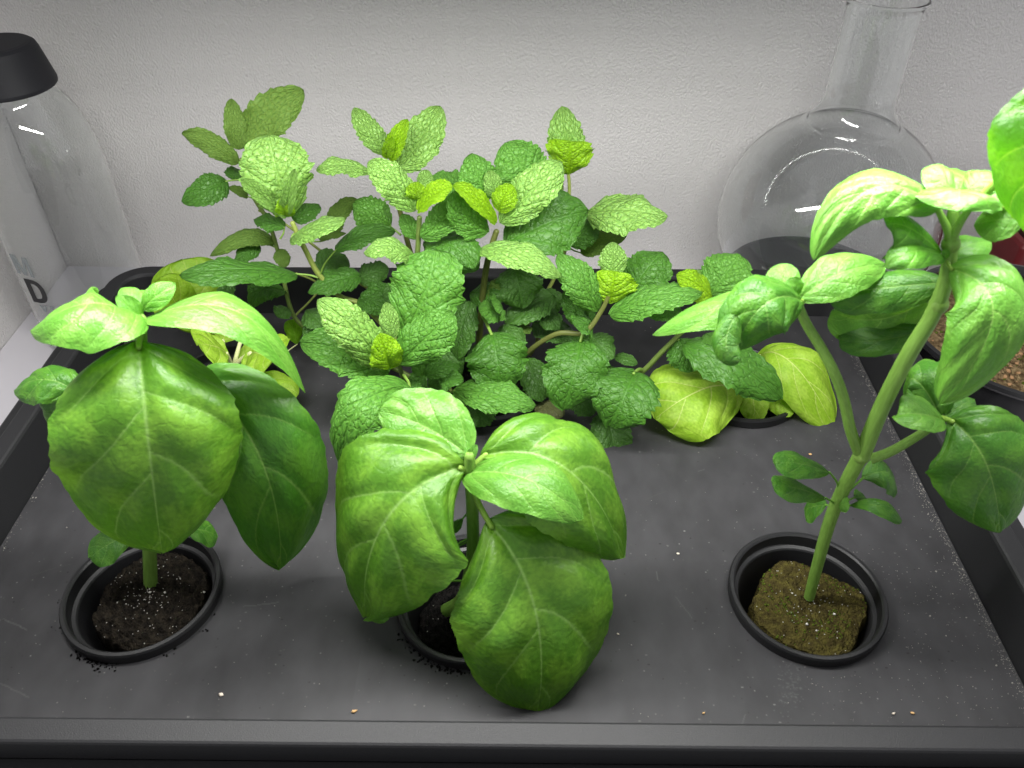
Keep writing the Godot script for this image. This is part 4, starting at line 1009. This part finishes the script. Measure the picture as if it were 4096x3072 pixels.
	leaf(p, "mint", "mint_under", V(26.3, 53.0, -304.0), V(33.0, 61.4, -302.0), V(45.9, 60.6, -308.0), Vector3(-0.14, 0.71, 0.69), 10.2, 147, {"twist": 0.23, "wave": 1.52, "cup": 0.43, "stalk": V(20.5, 55.6, -306.0)})
	leaf(p, "mint", "mint_dark", V(20.0, 61.5, -298.0), V(25.9, 67.4, -298.7), V(32.6, 67.6, -304.0), Vector3(-0.09, 0.78, 0.62), 14.4, 148, {"twist": -0.13, "wave": 1.21, "cup": 0.57, "fold": 0.16})
	leaf(p, "mint", "mint_mid", V(30.6, 52.7, -262.0), V(23.8, 70.6, -256.0), V(14.5, 75.9, -266.0), Vector3(0.31, 0.37, 0.88), 14.1, 149, {"cup": 0.45, "puff": 1.3, "twist": 0.36, "wave": 0.79})
	leaf(p, "mint", "mint_light", V(35.9, 65.0, -267.0), V(35.3, 72.5, -266.5), V(35.2, 77.6, -272.0), Vector3(-0.08, 0.36, 0.93), 10.8, 150, {"cup": 0.33, "puff": 1.7, "twist": -0.07, "wave": 1.07})
	leaf(p, "mint", "mint_lime", V(35.5, 55.8, -263.0), V(35.0, 63.2, -258.9), V(35.5, 71.0, -262.0), Vector3(-0.15, -0.06, 0.99), 18.2, 151, {"cup": 0.46, "pa": 0.5, "pb": 0.32, "puff": 1.6, "twist": -0.39, "wave": 1.32})
	leaf(p, "mint", "mint_mid", V(35.0, 51.9, -261.0), V(49.8, 71.0, -251.5), V(68.1, 65.9, -256.0), Vector3(-0.41, 0.85, 0.34), 15.0, 152, {"cup": 0.47, "puff": 1.3, "twist": -0.19, "wave": 0.9})
	leaf(p, "mint", "mint_dark", V(44.4, 56.6, -272.0), V(49.9, 65.6, -274.0), V(56.8, 67.5, -282.0), Vector3(-0.15, 0.75, 0.64), 20.5, 153, {"cup": 0.45, "twist": -0.47, "wave": 1.0})
	leaf(p, "mint", "mint_dark", V(25.7, 42.7, -266.0), V(22.9, 51.5, -265.6), V(18.4, 56.4, -272.0), Vector3(0.21, 0.48, 0.85), 10.4, 154, {"twist": 0.18, "wave": 0.73, "cup": 0.52})
	leaf(p, "mint", "mint_dark", V(29.6, 43.7, -264.0), V(27.0, 49.2, -260.5), V(20.5, 50.2, -258.0), Vector3(0.64, 0.75, 0.17), 15.4, 155, {"twist": 0.55, "wave": 1.61, "cup": 0.27})
	leaf(p, "mint", "mint_lime", V(74.5, 57.4, -264.0), V(69.7, 67.3, -257.6), V(57.9, 72.1, -258.0), Vector3(0.63, 0.46, 0.62), 11.5, 156, {"cup": 0.49, "twist": -0.31, "wave": 1.54})
	leaf(p, "mint", "mint_mid", V(73.9, 57.6, -266.0), V(78.1, 67.4, -266.7), V(84.7, 71.2, -274.0), Vector3(-0.28, 0.64, 0.71), 19.5, 157, {"cup": 0.48, "puff": 1.5, "pa": 0.5, "pb": 0.42, "twist": -0.4, "wave": 1.08, "fold": 0.22})
	leaf(p, "mint", "mint_light", V(68.7, 64.6, -268.0), V(67.4, 65.8, -269.7), V(66.7, 65.1, -272.0), Vector3(-0.32, 0.91, 0.27), 4.7, 158, {"twist": -0.09, "wave": 0.91, "cup": 0.48, "fold": 0.12})
	leaf(p, "mint", "mint_mid", V(63.7, 51.7, -263.0), V(56.3, 59.1, -258.4), V(45.2, 57.6, -256.0), Vector3(0.37, 0.90, 0.23), 11.7, 159, {"twist": -0.13, "wave": 0.79, "cup": 0.27, "stalk": V(64.0, 42.4, -263.0)})
	leaf(p, "mint", "mint_dark", V(66.3, 37.6, -262.0), V(81.9, 46.0, -245.0), V(104.8, 20.5, -248.0), Vector3(0.16, 0.82, 0.56), 21.4, 160, {"cup": 0.24, "twist": 0.27, "wave": 1.84})
	leaf(p, "mint", "mint_dark", V(64.3, 36.8, -266.0), V(67.4, 33.8, -259.3), V(70.4, 26.4, -258.0), Vector3(0.03, 0.62, 0.78), 15.2, 161, {"twist": -0.2, "wave": 1.48, "cup": 0.43, "stalk": V(58.9, 33.7, -264.0)})
	leaf(p, "mint", "mint_mid", V(74.3, 40.7, -264.0), V(75.1, 42.9, -259.9), V(77.2, 41.2, -256.0), Vector3(-0.30, 0.95, 0.05), 7.9, 162, {"twist": -0.14, "wave": 0.77, "cup": 0.51, "fold": 0.23})
	leaf(p, "mint", "mint_dark", V(-10.9, 42.1, -262.0), V(-7.2, 42.2, -245.0), V(-7.4, 23.1, -248.0), Vector3(0.07, 0.60, 0.80), 25.5, 163, {"cup": 0.41, "pa": 0.4, "pb": 0.5, "twist": 0.01, "wave": 1.88, "stalk": V(-14.6, 43.1, -272.0)})
	leaf(p, "mint", "mint_dark", V(24.4, 42.0, -258.0), V(21.7, 42.3, -239.0), V(17.7, 20.9, -240.0), Vector3(-0.10, 0.66, 0.74), 25.5, 164, {"cup": 0.35, "pa": 0.36, "pb": 0.5, "twist": -0.26, "wave": 1.42, "stalk": V(26.1, 46.0, -260.0)})
	leaf(p, "mint", "mint_dark", V(45.7, 30.3, -252.0), V(40.5, 36.3, -232.0), V(35.1, 15.7, -236.0), Vector3(-0.14, 0.78, 0.61), 26.6, 165, {"cup": 0.37, "pa": 0.34, "pb": 0.5, "twist": 0.02, "wave": 0.87, "fold": 0.25, "stalk": V(51.0, 21.9, -264.0)})
	leaf(p, "mint", "mint_mid", V(-26.0, 22.2, -250.0), V(-6.6, 33.5, -236.0), V(7.0, 25.3, -238.0), Vector3(-0.21, 0.92, 0.34), 16.1, 166, {"cup": 0.59, "twist": -0.35, "wave": 1.63, "fold": 0.23, "stalk": V(-33.2, 7.0, -256.0)})
	leaf(p, "mint", "mint_dark", V(-36.0, 19.9, -254.0), V(-30.5, 26.9, -252.9), V(-22.2, 28.1, -256.0), Vector3(-0.37, 0.76, 0.53), 11.4, 167, {"twist": -0.45, "wave": 0.86, "cup": 0.47, "fold": 0.28})
	leaf(p, "mint", "mint_deep", V(36.3, 8.2, -254.0), V(38.4, 5.0, -242.5), V(40.8, -6.1, -238.0), Vector3(-0.04, 0.74, 0.67), 17.9, 168, {"cup": 0.44, "twist": -0.02, "wave": 1.12, "fold": 0.25})
	leaf(p, "mint", "mint_deep", V(28.5, 36.2, -268.0), V(32.8, 37.4, -261.4), V(38.0, 32.5, -258.0), Vector3(-0.14, 0.88, 0.45), 14.4, 169, {"twist": -0.49, "wave": 0.9, "cup": 0.61})
	leaf(p, "mint", "mint_deep", V(-5.9, 38.7, -272.0), V(-1.5, 38.0, -266.1), V(2.4, 32.2, -264.0), Vector3(0.06, 0.80, 0.59), 10.3, 170, {"twist": -0.3, "wave": 0.85, "cup": 0.61})
	leaf(p, "mint", "mint_deep", V(-19.5, 48.9, -274.0), V(-23.6, 41.4, -262.8), V(-26.5, 27.7, -262.0), Vector3(-0.09, 0.51, 0.85), 13.0, 171, {"twist": 0.35, "wave": 0.88, "cup": 0.48, "fold": 0.15})
	leaf(p, "mint", "mint_deep", V(3.4, 24.9, -268.0), V(6.9, 22.5, -258.0), V(10.0, 13.0, -254.0), Vector3(0.04, 0.77, 0.64), 13.1, 172, {"twist": -0.18, "wave": 1.5, "cup": 0.38, "fold": 0.13})
	leaf(p, "mint", "mint_deep", V(23.2, 12.0, -258.0), V(26.4, 14.4, -252.3), V(30.6, 11.1, -248.0), Vector3(-0.19, 0.96, 0.23), 10.7, 173, {"twist": 0.36, "wave": 1.54, "cup": 0.55})
	leaf(p, "mint", "mint_brown", V(8.3, 8.2, -258.0), V(11.9, 13.8, -252.1), V(18.1, 12.2, -246.0), Vector3(-0.35, 0.94, -0.03), 10.9, 174, {"twist": 0.39, "wave": 1.37, "cup": 0.47})
	leaf(p, "mint", "mint_deep", V(39.6, 27.4, -266.0), V(43.8, 29.1, -263.0), V(48.5, 26.5, -262.0), Vector3(-0.10, 0.90, 0.42), 5.4, 175, {"twist": 0.26, "wave": 1.21, "cup": 0.29, "fold": 0.14})
	leaf(p, "mint", "mint_deep", V(-32.6, 33.4, -268.0), V(-27.8, 31.1, -259.2), V(-24.1, 21.9, -256.0), Vector3(0.14, 0.76, 0.63), 13.1, 176, {"twist": -0.51, "wave": 1.86, "cup": 0.43})
	leaf(p, "mint", "mint_deep", V(-15.3, 10.5, -258.0), V(-16.9, 12.7, -250.3), V(-19.4, 8.1, -244.0), Vector3(0.12, 0.97, 0.20), 17.8, 177, {"twist": -0.55, "wave": 1.31, "cup": 0.58})
	leaf(p, "mint", "mint_deep", V(-47.6, 41.2, -276.0), V(-41.3, 41.7, -270.1), V(-35.3, 35.7, -268.0), Vector3(0.05, 0.86, 0.51), 14.9, 178, {"twist": -0.08, "wave": 1.31, "cup": 0.29, "fold": 0.13})
	leaf(p, "mint", "mint_deep", V(-30.2, -5.1, -258.0), V(-34.1, 1.7, -250.9), V(-42.0, 0.2, -244.0), Vector3(0.43, 0.90, 0.02), 15.0, 179, {"twist": -0.14, "wave": 1.2, "cup": 0.58, "fold": 0.15})
	leaf(p, "mint", "mint_deep", V(14.0, 27.1, -280.0), V(19.0, 29.0, -283.4), V(22.0, 26.0, -288.0), Vector3(0.35, 0.91, 0.23), 14.2, 180, {"twist": -0.24, "wave": 0.91, "cup": 0.36, "fold": 0.2})
	leaf(p, "mint", "mint_deep", V(-1.3, 20.3, -284.0), V(-5.2, 24.0, -287.0), V(-8.3, 22.9, -292.0), Vector3(-0.12, 0.91, 0.40), 14.5, 181, {"twist": -0.51, "wave": 1.9, "cup": 0.39})
	leaf(p, "mint", "mint_under", V(2.4, 35.2, -280.0), V(0.8, 36.8, -275.6), V(-1.3, 34.1, -272.0), Vector3(0.13, 0.97, 0.19), 10.5, 182, {"twist": 0.21, "wave": 1.58, "cup": 0.43})
	leaf(p, "mint", "mint_mid", V(-32.7, 13.8, -254.0), V(-29.1, 16.4, -249.6), V(-24.8, 13.6, -246.0), Vector3(-0.14, 0.98, 0.16), 8.6, 183, {"wave": 2.0, "twist": -0.42, "cup": 0.5, "fold": 0.23})
	leaf(p, "mint", "mint_mid", V(-39.1, 41.2, -228.0), V(-57.4, 68.8, -199.0), V(-62.4, 22.6, -206.0), Vector3(-0.04, 0.78, 0.62), 20.1, 184, {"cup": 0.55, "pa": 0.4, "pb": 0.5, "stalk": V(-43.4, 38.3, -240.0)})
	leaf(p, "mint", "mint_dark", V(-24.8, 37.9, -282.9), V(-28.1, 38.2, -277.4), V(-32.1, 33.9, -274.9), Vector3(0.12, 0.83, 0.54), 8.2, 185, {"twist": -0.11, "wave": 1.97, "cup": 0.39, "fold": 0.19})
	leaf(p, "mint", "mint_dark", V(22.8, 26.5, -282.5), V(27.3, 27.1, -277.3), V(31.5, 22.4, -274.5), Vector3(0.05, 0.91, 0.42), 9.4, 186, {"twist": 0.12, "wave": 1.64, "cup": 0.35})
	leaf(p, "mint", "mint_dark", V(-34.4, 17.2, -287.8), V(-41.1, 21.4, -281.7), V(-50.5, 18.6, -279.8), Vector3(0.31, 0.81, 0.49), 14.5, 187, {"twist": -0.45, "wave": 0.79, "cup": 0.59})
	leaf(p, "mint", "mint_deep", V(-21.5, 17.0, -283.3), V(-16.6, 20.5, -278.6), V(-10.3, 17.8, -275.3), Vector3(-0.22, 0.95, 0.21), 11.5, 188, {"twist": -0.21, "wave": 0.77, "cup": 0.26})
	leaf(p, "mint", "mint_deep", V(-40.5, 28.9, -292.4), V(-46.7, 28.3, -285.8), V(-53.0, 21.7, -284.4), Vector3(0.01, 0.74, 0.68), 11.9, 189, {"twist": 0.53, "wave": 0.91, "cup": 0.28})
	leaf(p, "mint", "mint_deep", V(-67.1, 25.3, -289.6), V(-71.9, 28.9, -284.6), V(-78.7, 26.3, -281.6), Vector3(0.29, 0.91, 0.31), 13.1, 190, {"twist": 0.45, "wave": 1.1, "cup": 0.42})
	leaf(p, "mint", "mint_deep", V(7.9, 4.4, -285.8), V(13.0, 4.8, -280.4), V(17.5, -0.5, -277.8), Vector3(0.08, 0.89, 0.45), 10.4, 191, {"twist": 0.04, "wave": 1.31, "cup": 0.51})
	leaf(p, "mint", "mint_deep", V(-31.4, -7.4, -292.5), V(-38.5, -7.2, -286.8), V(-44.1, -13.9, -284.5), Vector3(-0.18, 0.88, 0.43), 16.0, 192, {"twist": 0.42, "wave": 0.79, "cup": 0.54, "fold": 0.25})
	leaf(p, "mint", "mint_dark", V(-54.0, 41.0, -292.9), V(-59.1, 44.4, -287.7), V(-66.0, 41.5, -284.9), Vector3(0.26, 0.90, 0.33), 13.4, 193, {"twist": 0.5, "wave": 1.65, "cup": 0.51, "fold": 0.26})
	leaf(p, "mint", "mint_dark", V(-38.8, 6.3, -284.5), V(-43.4, 4.7, -278.3), V(-47.1, -1.9, -276.5), Vector3(-0.12, 0.75, 0.65), 10.3, 194, {"twist": 0.05, "wave": 1.66, "cup": 0.26, "fold": 0.29})
	leaf(p, "mint", "mint_dark", V(-26.3, -8.2, -281.1), V(-29.0, -11.5, -274.5), V(-30.9, -19.1, -273.1), Vector3(-0.13, 0.62, 0.77), 11.2, 195, {"twist": -0.16, "wave": 0.91, "cup": 0.48, "fold": 0.3})
	leaf(p, "mint", "mint_dark", V(4.9, -8.9, -292.5), V(12.2, -4.3, -286.4), V(22.2, -7.3, -284.5), Vector3(-0.29, 0.84, 0.46), 14.0, 196, {"twist": -0.2, "wave": 1.89, "cup": 0.42})
	leaf(p, "mint", "mint_deep", V(-33.7, 39.0, -279.0), V(-38.5, 43.3, -274.0), V(-46.0, 41.3, -271.0), Vector3(0.37, 0.88, 0.30), 11.8, 197, {"twist": 0.39, "wave": 1.59, "cup": 0.33, "fold": 0.28})
	leaf(p, "mint", "mint_deep", V(8.0, 39.3, -282.4), V(12.7, 39.8, -277.1), V(16.9, 34.7, -274.4), Vector3(0.09, 0.90, 0.42), 11.0, 198, {"twist": -0.16, "wave": 1.68, "cup": 0.34, "fold": 0.15})
	leaf(p, "mint", "mint_deep", V(8.1, 38.7, -293.1), V(13.0, 42.0, -288.4), V(19.1, 39.0, -285.1), Vector3(-0.20, 0.95, 0.23), 12.1, 199, {"twist": -0.51, "wave": 0.92, "cup": 0.29})
	leaf(p, "mint", "mint_dark", V(-19.6, 48.6, -280.5), V(-14.4, 52.8, -274.8), V(-6.1, 50.9, -272.5), Vector3(-0.40, 0.79, 0.45), 12.1, 200, {"twist": 0.21, "wave": 0.83, "cup": 0.48})
	leaf(p, "mint", "mint_deep", V(-43.4, 43.6, -288.3), V(-48.3, 48.2, -283.4), V(-55.7, 46.2, -280.3), Vector3(0.35, 0.91, 0.24), 14.7, 201, {"twist": -0.06, "wave": 1.72, "cup": 0.47})
	leaf(p, "mint", "mint_deep", V(-80.1, 25.6, -290.6), V(-85.8, 27.9, -284.9), V(-92.6, 23.9, -282.6), Vector3(0.17, 0.88, 0.45), 12.5, 202, {"twist": -0.24, "wave": 0.8, "cup": 0.28, "fold": 0.22})
	leaf(p, "mint", "mint_deep", V(-13.9, 28.2, -279.6), V(-10.8, 26.8, -273.9), V(-8.5, 20.9, -271.6), Vector3(0.15, 0.78, 0.61), 8.9, 203, {"twist": 0.51, "wave": 1.09, "cup": 0.38})
	leaf(p, "mint", "mint_deep", V(-63.5, 31.9, -284.8), V(-66.4, 30.8, -279.2), V(-68.7, 25.3, -276.8), Vector3(-0.10, 0.80, 0.59), 10.6, 204, {"twist": -0.08, "wave": 1.96, "cup": 0.5, "fold": 0.25})
	leaf(p, "mint", "mint_dark", V(21.3, 33.4, -290.7), V(26.0, 36.5, -286.0), V(31.9, 33.5, -282.7), Vector3(-0.19, 0.95, 0.24), 12.3, 205, {"twist": 0.24, "wave": 1.19, "cup": 0.58, "fold": 0.16})
	leaf(p, "mint", "mint_dark", V(35.4, 10.2, -282.2), V(38.8, 8.2, -275.9), V(41.6, 1.6, -274.2), Vector3(0.10, 0.71, 0.69), 11.5, 206, {"twist": 0.08, "wave": 1.51, "cup": 0.49})
	leaf(p, "mint", "mint_deep", V(-65.8, 12.6, -283.8), V(-69.2, 11.0, -277.7), V(-72.0, 4.8, -275.8), Vector3(-0.08, 0.74, 0.66), 10.7, 207, {"twist": 0.51, "wave": 0.94, "cup": 0.26, "fold": 0.21})
	leaf(p, "mint", "mint_dark", V(-57.2, 15.5, -284.6), V(-62.0, 12.9, -278.0), V(-65.3, 5.2, -276.6), Vector3(-0.19, 0.69, 0.70), 12.1, 208, {"twist": 0.5, "wave": 0.88, "cup": 0.44, "fold": 0.14})
	leaf(p, "mint", "mint_deep", V(6.2, 29.1, -287.1), V(13.1, 30.6, -281.4), V(19.9, 25.0, -279.1), Vector3(0.01, 0.90, 0.44), 12.5, 209, {"twist": -0.34, "wave": 0.9, "cup": 0.28, "fold": 0.22})
	leaf(p, "mint", "mint_deep", V(-59.5, 8.9, -294.2), V(-63.8, 9.1, -288.4), V(-68.6, 4.2, -286.2), Vector3(0.08, 0.82, 0.56), 10.8, 210, {"twist": 0.09, "wave": 1.83, "cup": 0.58, "fold": 0.26})

	# ---- glassware
	var profile := []
	for k in 41:
		var a := -PI / 2.0 + (PI / 2.0 + 1.16) * k / 40.0
		profile.append(Vector2(58.0 * cos(a) + 0.05, 19.0 + 58.0 * sin(a)))
	for k in 15:
		var s := (k + 1) / 15.0
		profile.append(Vector2(lerpf(24.0, 17.2, 1.0 - pow(1.0 - s, 2.2)), lerpf(72.5, 88.0, s)))
	profile.append_array([Vector2(17.0, 96), Vector2(17.0, 128), Vector2(17.6, 130.5), Vector2(18.6, 131.4), Vector2(19.0, 132.4), Vector2(18.4, 133.2)])
	var inner := profile.map(func(q): return Vector2(maxf(q.x - 0.7, 0.03), q.y if q.y > 0.0 else lerpf(20.0, q.y, 0.989)))
	inner.reverse()
	var shell := lathe(profile + inner, 96, false)
	var flask := obj("glass_flask", shell, M["clear_glass"], self, V(168, -4, -404))
	tag(flask, "clear round-bottomed glass flask with a wide neck standing behind the tray", "flask")
	var ring := obj("flask_stand", lathe([Vector2(44, -60.2), Vector2(50, -60.2), Vector2(50.5, -59), Vector2(50.5, -26), Vector2(49, -24.2), Vector2(47.2, -24.2), Vector2(46.4, -25.2), Vector2(40, -40), Vector2(0.1, -44)], 96), M["ring_black"], self, V(168, 0, -404))
	tag(ring, "black ring stand under the round glass flask", "flask stand")

	var bottle := thing("water_bottle", "clear plastic bottle with a dark screw cap and black lettering, behind the tray corner", "bottle", V(-252, -60, -402))
	var skin := [Vector2(0.05, 0.3), Vector2(26, 0.2), Vector2(29.5, 1.2), Vector2(31.2, 4), Vector2(31.6, 9), Vector2(31.8, 60), Vector2(31.8, 100), Vector2(31.4, 110), Vector2(30.2, 120), Vector2(28.0, 129), Vector2(25.0, 136.5), Vector2(22.0, 141), Vector2(20.4, 143.5), Vector2(20, 147), Vector2(19.8, 152)]
	var hollow := skin.map(func(q): return Vector2(maxf(q.x - 0.8, 0.03), maxf(q.y, 2.2)))
	hollow.reverse()
	obj("body", lathe(skin + hollow, 80, false), M["clear_glass"], bottle)
	obj("cap", lathe([Vector2(20, 147), Vector2(22.2, 147), Vector2(22.8, 147.6), Vector2(22.9, 149), Vector2(19.6, 164), Vector2(18.7, 166.2), Vector2(17.0, 167.4), Vector2(15.2, 167.7), Vector2(0.1, 167.9)], 80), M["cap_black"], bottle)
	var font := SystemFont.new()
	font.font_names = PackedStringArray(["Droid Sans"])
	font.font_weight = 700
	for row in [["M", 12.0, 62.0, -54.0, "print_grey"], ["D", 15.0, 46.0, -49.0, "print_black"], ["V E", 4.0, 35.0, -44.0, "print_grey"]]:
		var tm := TextMesh.new()
		tm.text = row[0]
		tm.font = font
		tm.font_size = 64
		tm.pixel_size = row[1] * 0.001 / 46.0
		tm.depth = 0.0003
		var face := deg_to_rad(row[3])
		var n := Vector3(sin(face + 0.54), 0, cos(face + 0.54))
		var l := obj("lettering", tm, M[row[4]], bottle, n * 0.0319 + V(0, row[2], 0))
		l.rotation.y = face + 0.54

	# ---- round pot of soil to the right, a red box behind it
	var pot := thing("round_pot", "glossy black round pot of soil standing right of the tray", "pot", V(239, 0, -313))
	obj("wall", lathe([Vector2(46, -60.2), Vector2(50.5, -13), Vector2(52.8, -12), Vector2(53.2, -9.5), Vector2(52.2, -8), Vector2(53.4, 6), Vector2(56.2, 7.0), Vector2(57.0, 8.4), Vector2(56.4, 10.0), Vector2(54.6, 10.4), Vector2(53.4, 9.4), Vector2(52.4, 6), Vector2(48, -40)], 96), M["pot_gloss"], pot)
	var bed := thing("soil_bed", "pale speckled soil with small pebbles in the round pot", "soil", V(239, 3, -313))
	var ground := soil_mesh(46.5, 1.5, 2.0, 8.0, 77)
	obj("soil", ground[0], M["soil_pale"], bed)
	var gp: PackedVector3Array = ground[1]
	var at := []
	var big := []
	for k in 420:
		at.append(gp[rng.randi_range(97 * 3, 97 * 40)])
		big.append(rng.randf_range(0.8, 2.4))
	scatter("pebbles", at, chip(7), M["pebble_tan"], bed, big)
	at = []
	big = []
	for k in 260:
		at.append(gp[rng.randi_range(97 * 3, 97 * 40)])
		big.append(rng.randf_range(0.8, 1.8))
	scatter("moss", at, chip(8), M["moss_green"], bed, big)
	tag(obj("red_box", rounded_box(86, 62, 40, 3), M["red_card"], self, V(322, -29.2, -420)), "plain dark red box partly hidden behind the round pot", "box")
	tag(obj("dry_twig", tube([V(231, 5, -330), V(226, 14, -332), V(214, 24, -334), V(205, 33, -335)], 1.0, 0.6, 8), M["twig_brown"]), "thin dry brown twig sticking out of the round pot", "twig")

	# ---- dust and crumbs on the cover
	var husks := [chip(11), chip(12), chip(13)]
	(tag(obj("crumb", husks[0], M["husk_pale"], self, V(-90.8, 0.4, -131.1)), "pale husk crumb on the cover in front of the left pot", "crumb", "crumbs on the cover") as Node3D).scale = V(1.7, 0.9, 1.2)
	(tag(obj("crumb", husks[1], M["husk_tan"], self, V(-49.0, 0.4, -126.1)), "tan husk crumb near the front rim below the middle pot", "crumb", "crumbs on the cover") as Node3D).scale = V(1.6, 0.9, 1.1)
	(tag(obj("crumb", husks[2], M["husk_pale"], self, V(57.6, 0.4, -186.5)), "pale crumb lying between the middle leaves and the right pot", "crumb", "crumbs on the cover") as Node3D).scale = V(1.1, 0.6, 0.8)
	(tag(obj("crumb", husks[0], M["husk_tan"], self, V(118.2, 0.4, -237.2)), "tan flake behind the seed leaves of the tall basil", "crumb", "crumbs on the cover") as Node3D).scale = V(1.4, 0.7, 0.9)
	(tag(obj("crumb", husks[1], M["husk_pale"], self, V(114.0, 0.4, -127.0)), "pale crumb near the front rim right of the right pot", "crumb", "crumbs on the cover") as Node3D).scale = V(1.1, 0.6, 0.8)
	(tag(obj("crumb", husks[2], M["husk_tan"], self, V(119.8, 0.4, -127.1)), "tan husk crumb near the front rim, rightmost of the pair", "crumb", "crumbs on the cover") as Node3D).scale = V(1.2, 0.7, 0.9)
	(tag(obj("crumb", husks[0], M["husk_tan"], self, V(93.3, 0.4, -144.8)), "tiny tan crumb just in front of the right pot rim", "crumb", "crumbs on the cover") as Node3D).scale = V(0.9, 0.5, 0.7)
	(tag(obj("crumb", husks[1], M["husk_tan"], self, V(56.7, 0.4, -126.6)), "tiny tan crumb near the front rim, left of the right pot", "crumb", "crumbs on the cover") as Node3D).scale = V(0.9, 0.5, 0.7)
	(tag(obj("crumb", husks[2], M["husk_pale"], self, V(33.2, 0.4, -153.5)), "tiny pale crumb beside the hanging front basil leaf", "crumb", "crumbs on the cover") as Node3D).scale = V(0.8, 0.5, 0.6)
	(tag(obj("crumb", husks[0], M["husk_tan"], self, V(140.1, 0.4, -230.0)), "tiny tan flake on the cover beside the right rim", "crumb", "crumbs on the cover") as Node3D).scale = V(0.9, 0.5, 0.7)
	var dust := []
	var grains := []
	for k in 2300:
		var z := rng.randf_range(116, 332)
		var x: float
		if k < 1100:
			x = 157.3 - absf(rng.randfn(0.0, 1.6))
		elif k < 1450:
			x = -186.4 + absf(rng.randfn(0.0, 1.4))
		else:
			x = rng.randf_range(-185, 156)
			if rng.randf() < 0.5:
				x = rng.randf_range(90, 156)
				z = rng.randf_range(116, 190)
		var clear := true
		for px in [-127.0, -14.0, 100.0]:
			for pz in [167.0, 278.0]:
				if Vector2(x - px, z - pz).length() < 26.4:
					clear = false
		if clear:
			dust.append(V(x, 0.08, -z))
			grains.append(rng.randf_range(0.12, 0.34) if rng.randf() < 0.96 else rng.randf_range(0.4, 0.7))
	var powder := scatter("dust", dust, chip(21), M["dust_grey"], self, grains)
	tag(powder, "fine pale dust grains lying on the dark cover sheet", "dust")
	var dirt := []
	var lumps := []
	for k in 420:
		var who := Vector2(-127, 167) if k < 260 else Vector2(-15, 166)
		var a := rng.randfn(-2.2, 0.75) if k < 260 else rng.randfn(-1.75, 0.45)
		if fine.get_noise_2d(a * 75.0, who.x) < rng.randf_range(-0.25, 0.25):
			continue
		var q := who + Vector2(cos(a), sin(a)) * (25.4 + absf(rng.randfn(0.0, 1.2 + 1.6 * maxf(0.0, fine.get_noise_2d(a * 60.0, 9.0)))))
		dirt.append(V(q.x, 0.15, -q.y))
		lumps.append(rng.randf_range(0.3, 1.0))
	tag(scatter("spilled_dirt", dirt, chip(22), M["soil_black"], self, lumps), "black spilled soil crumbs along the front of the pots", "soil crumbs")
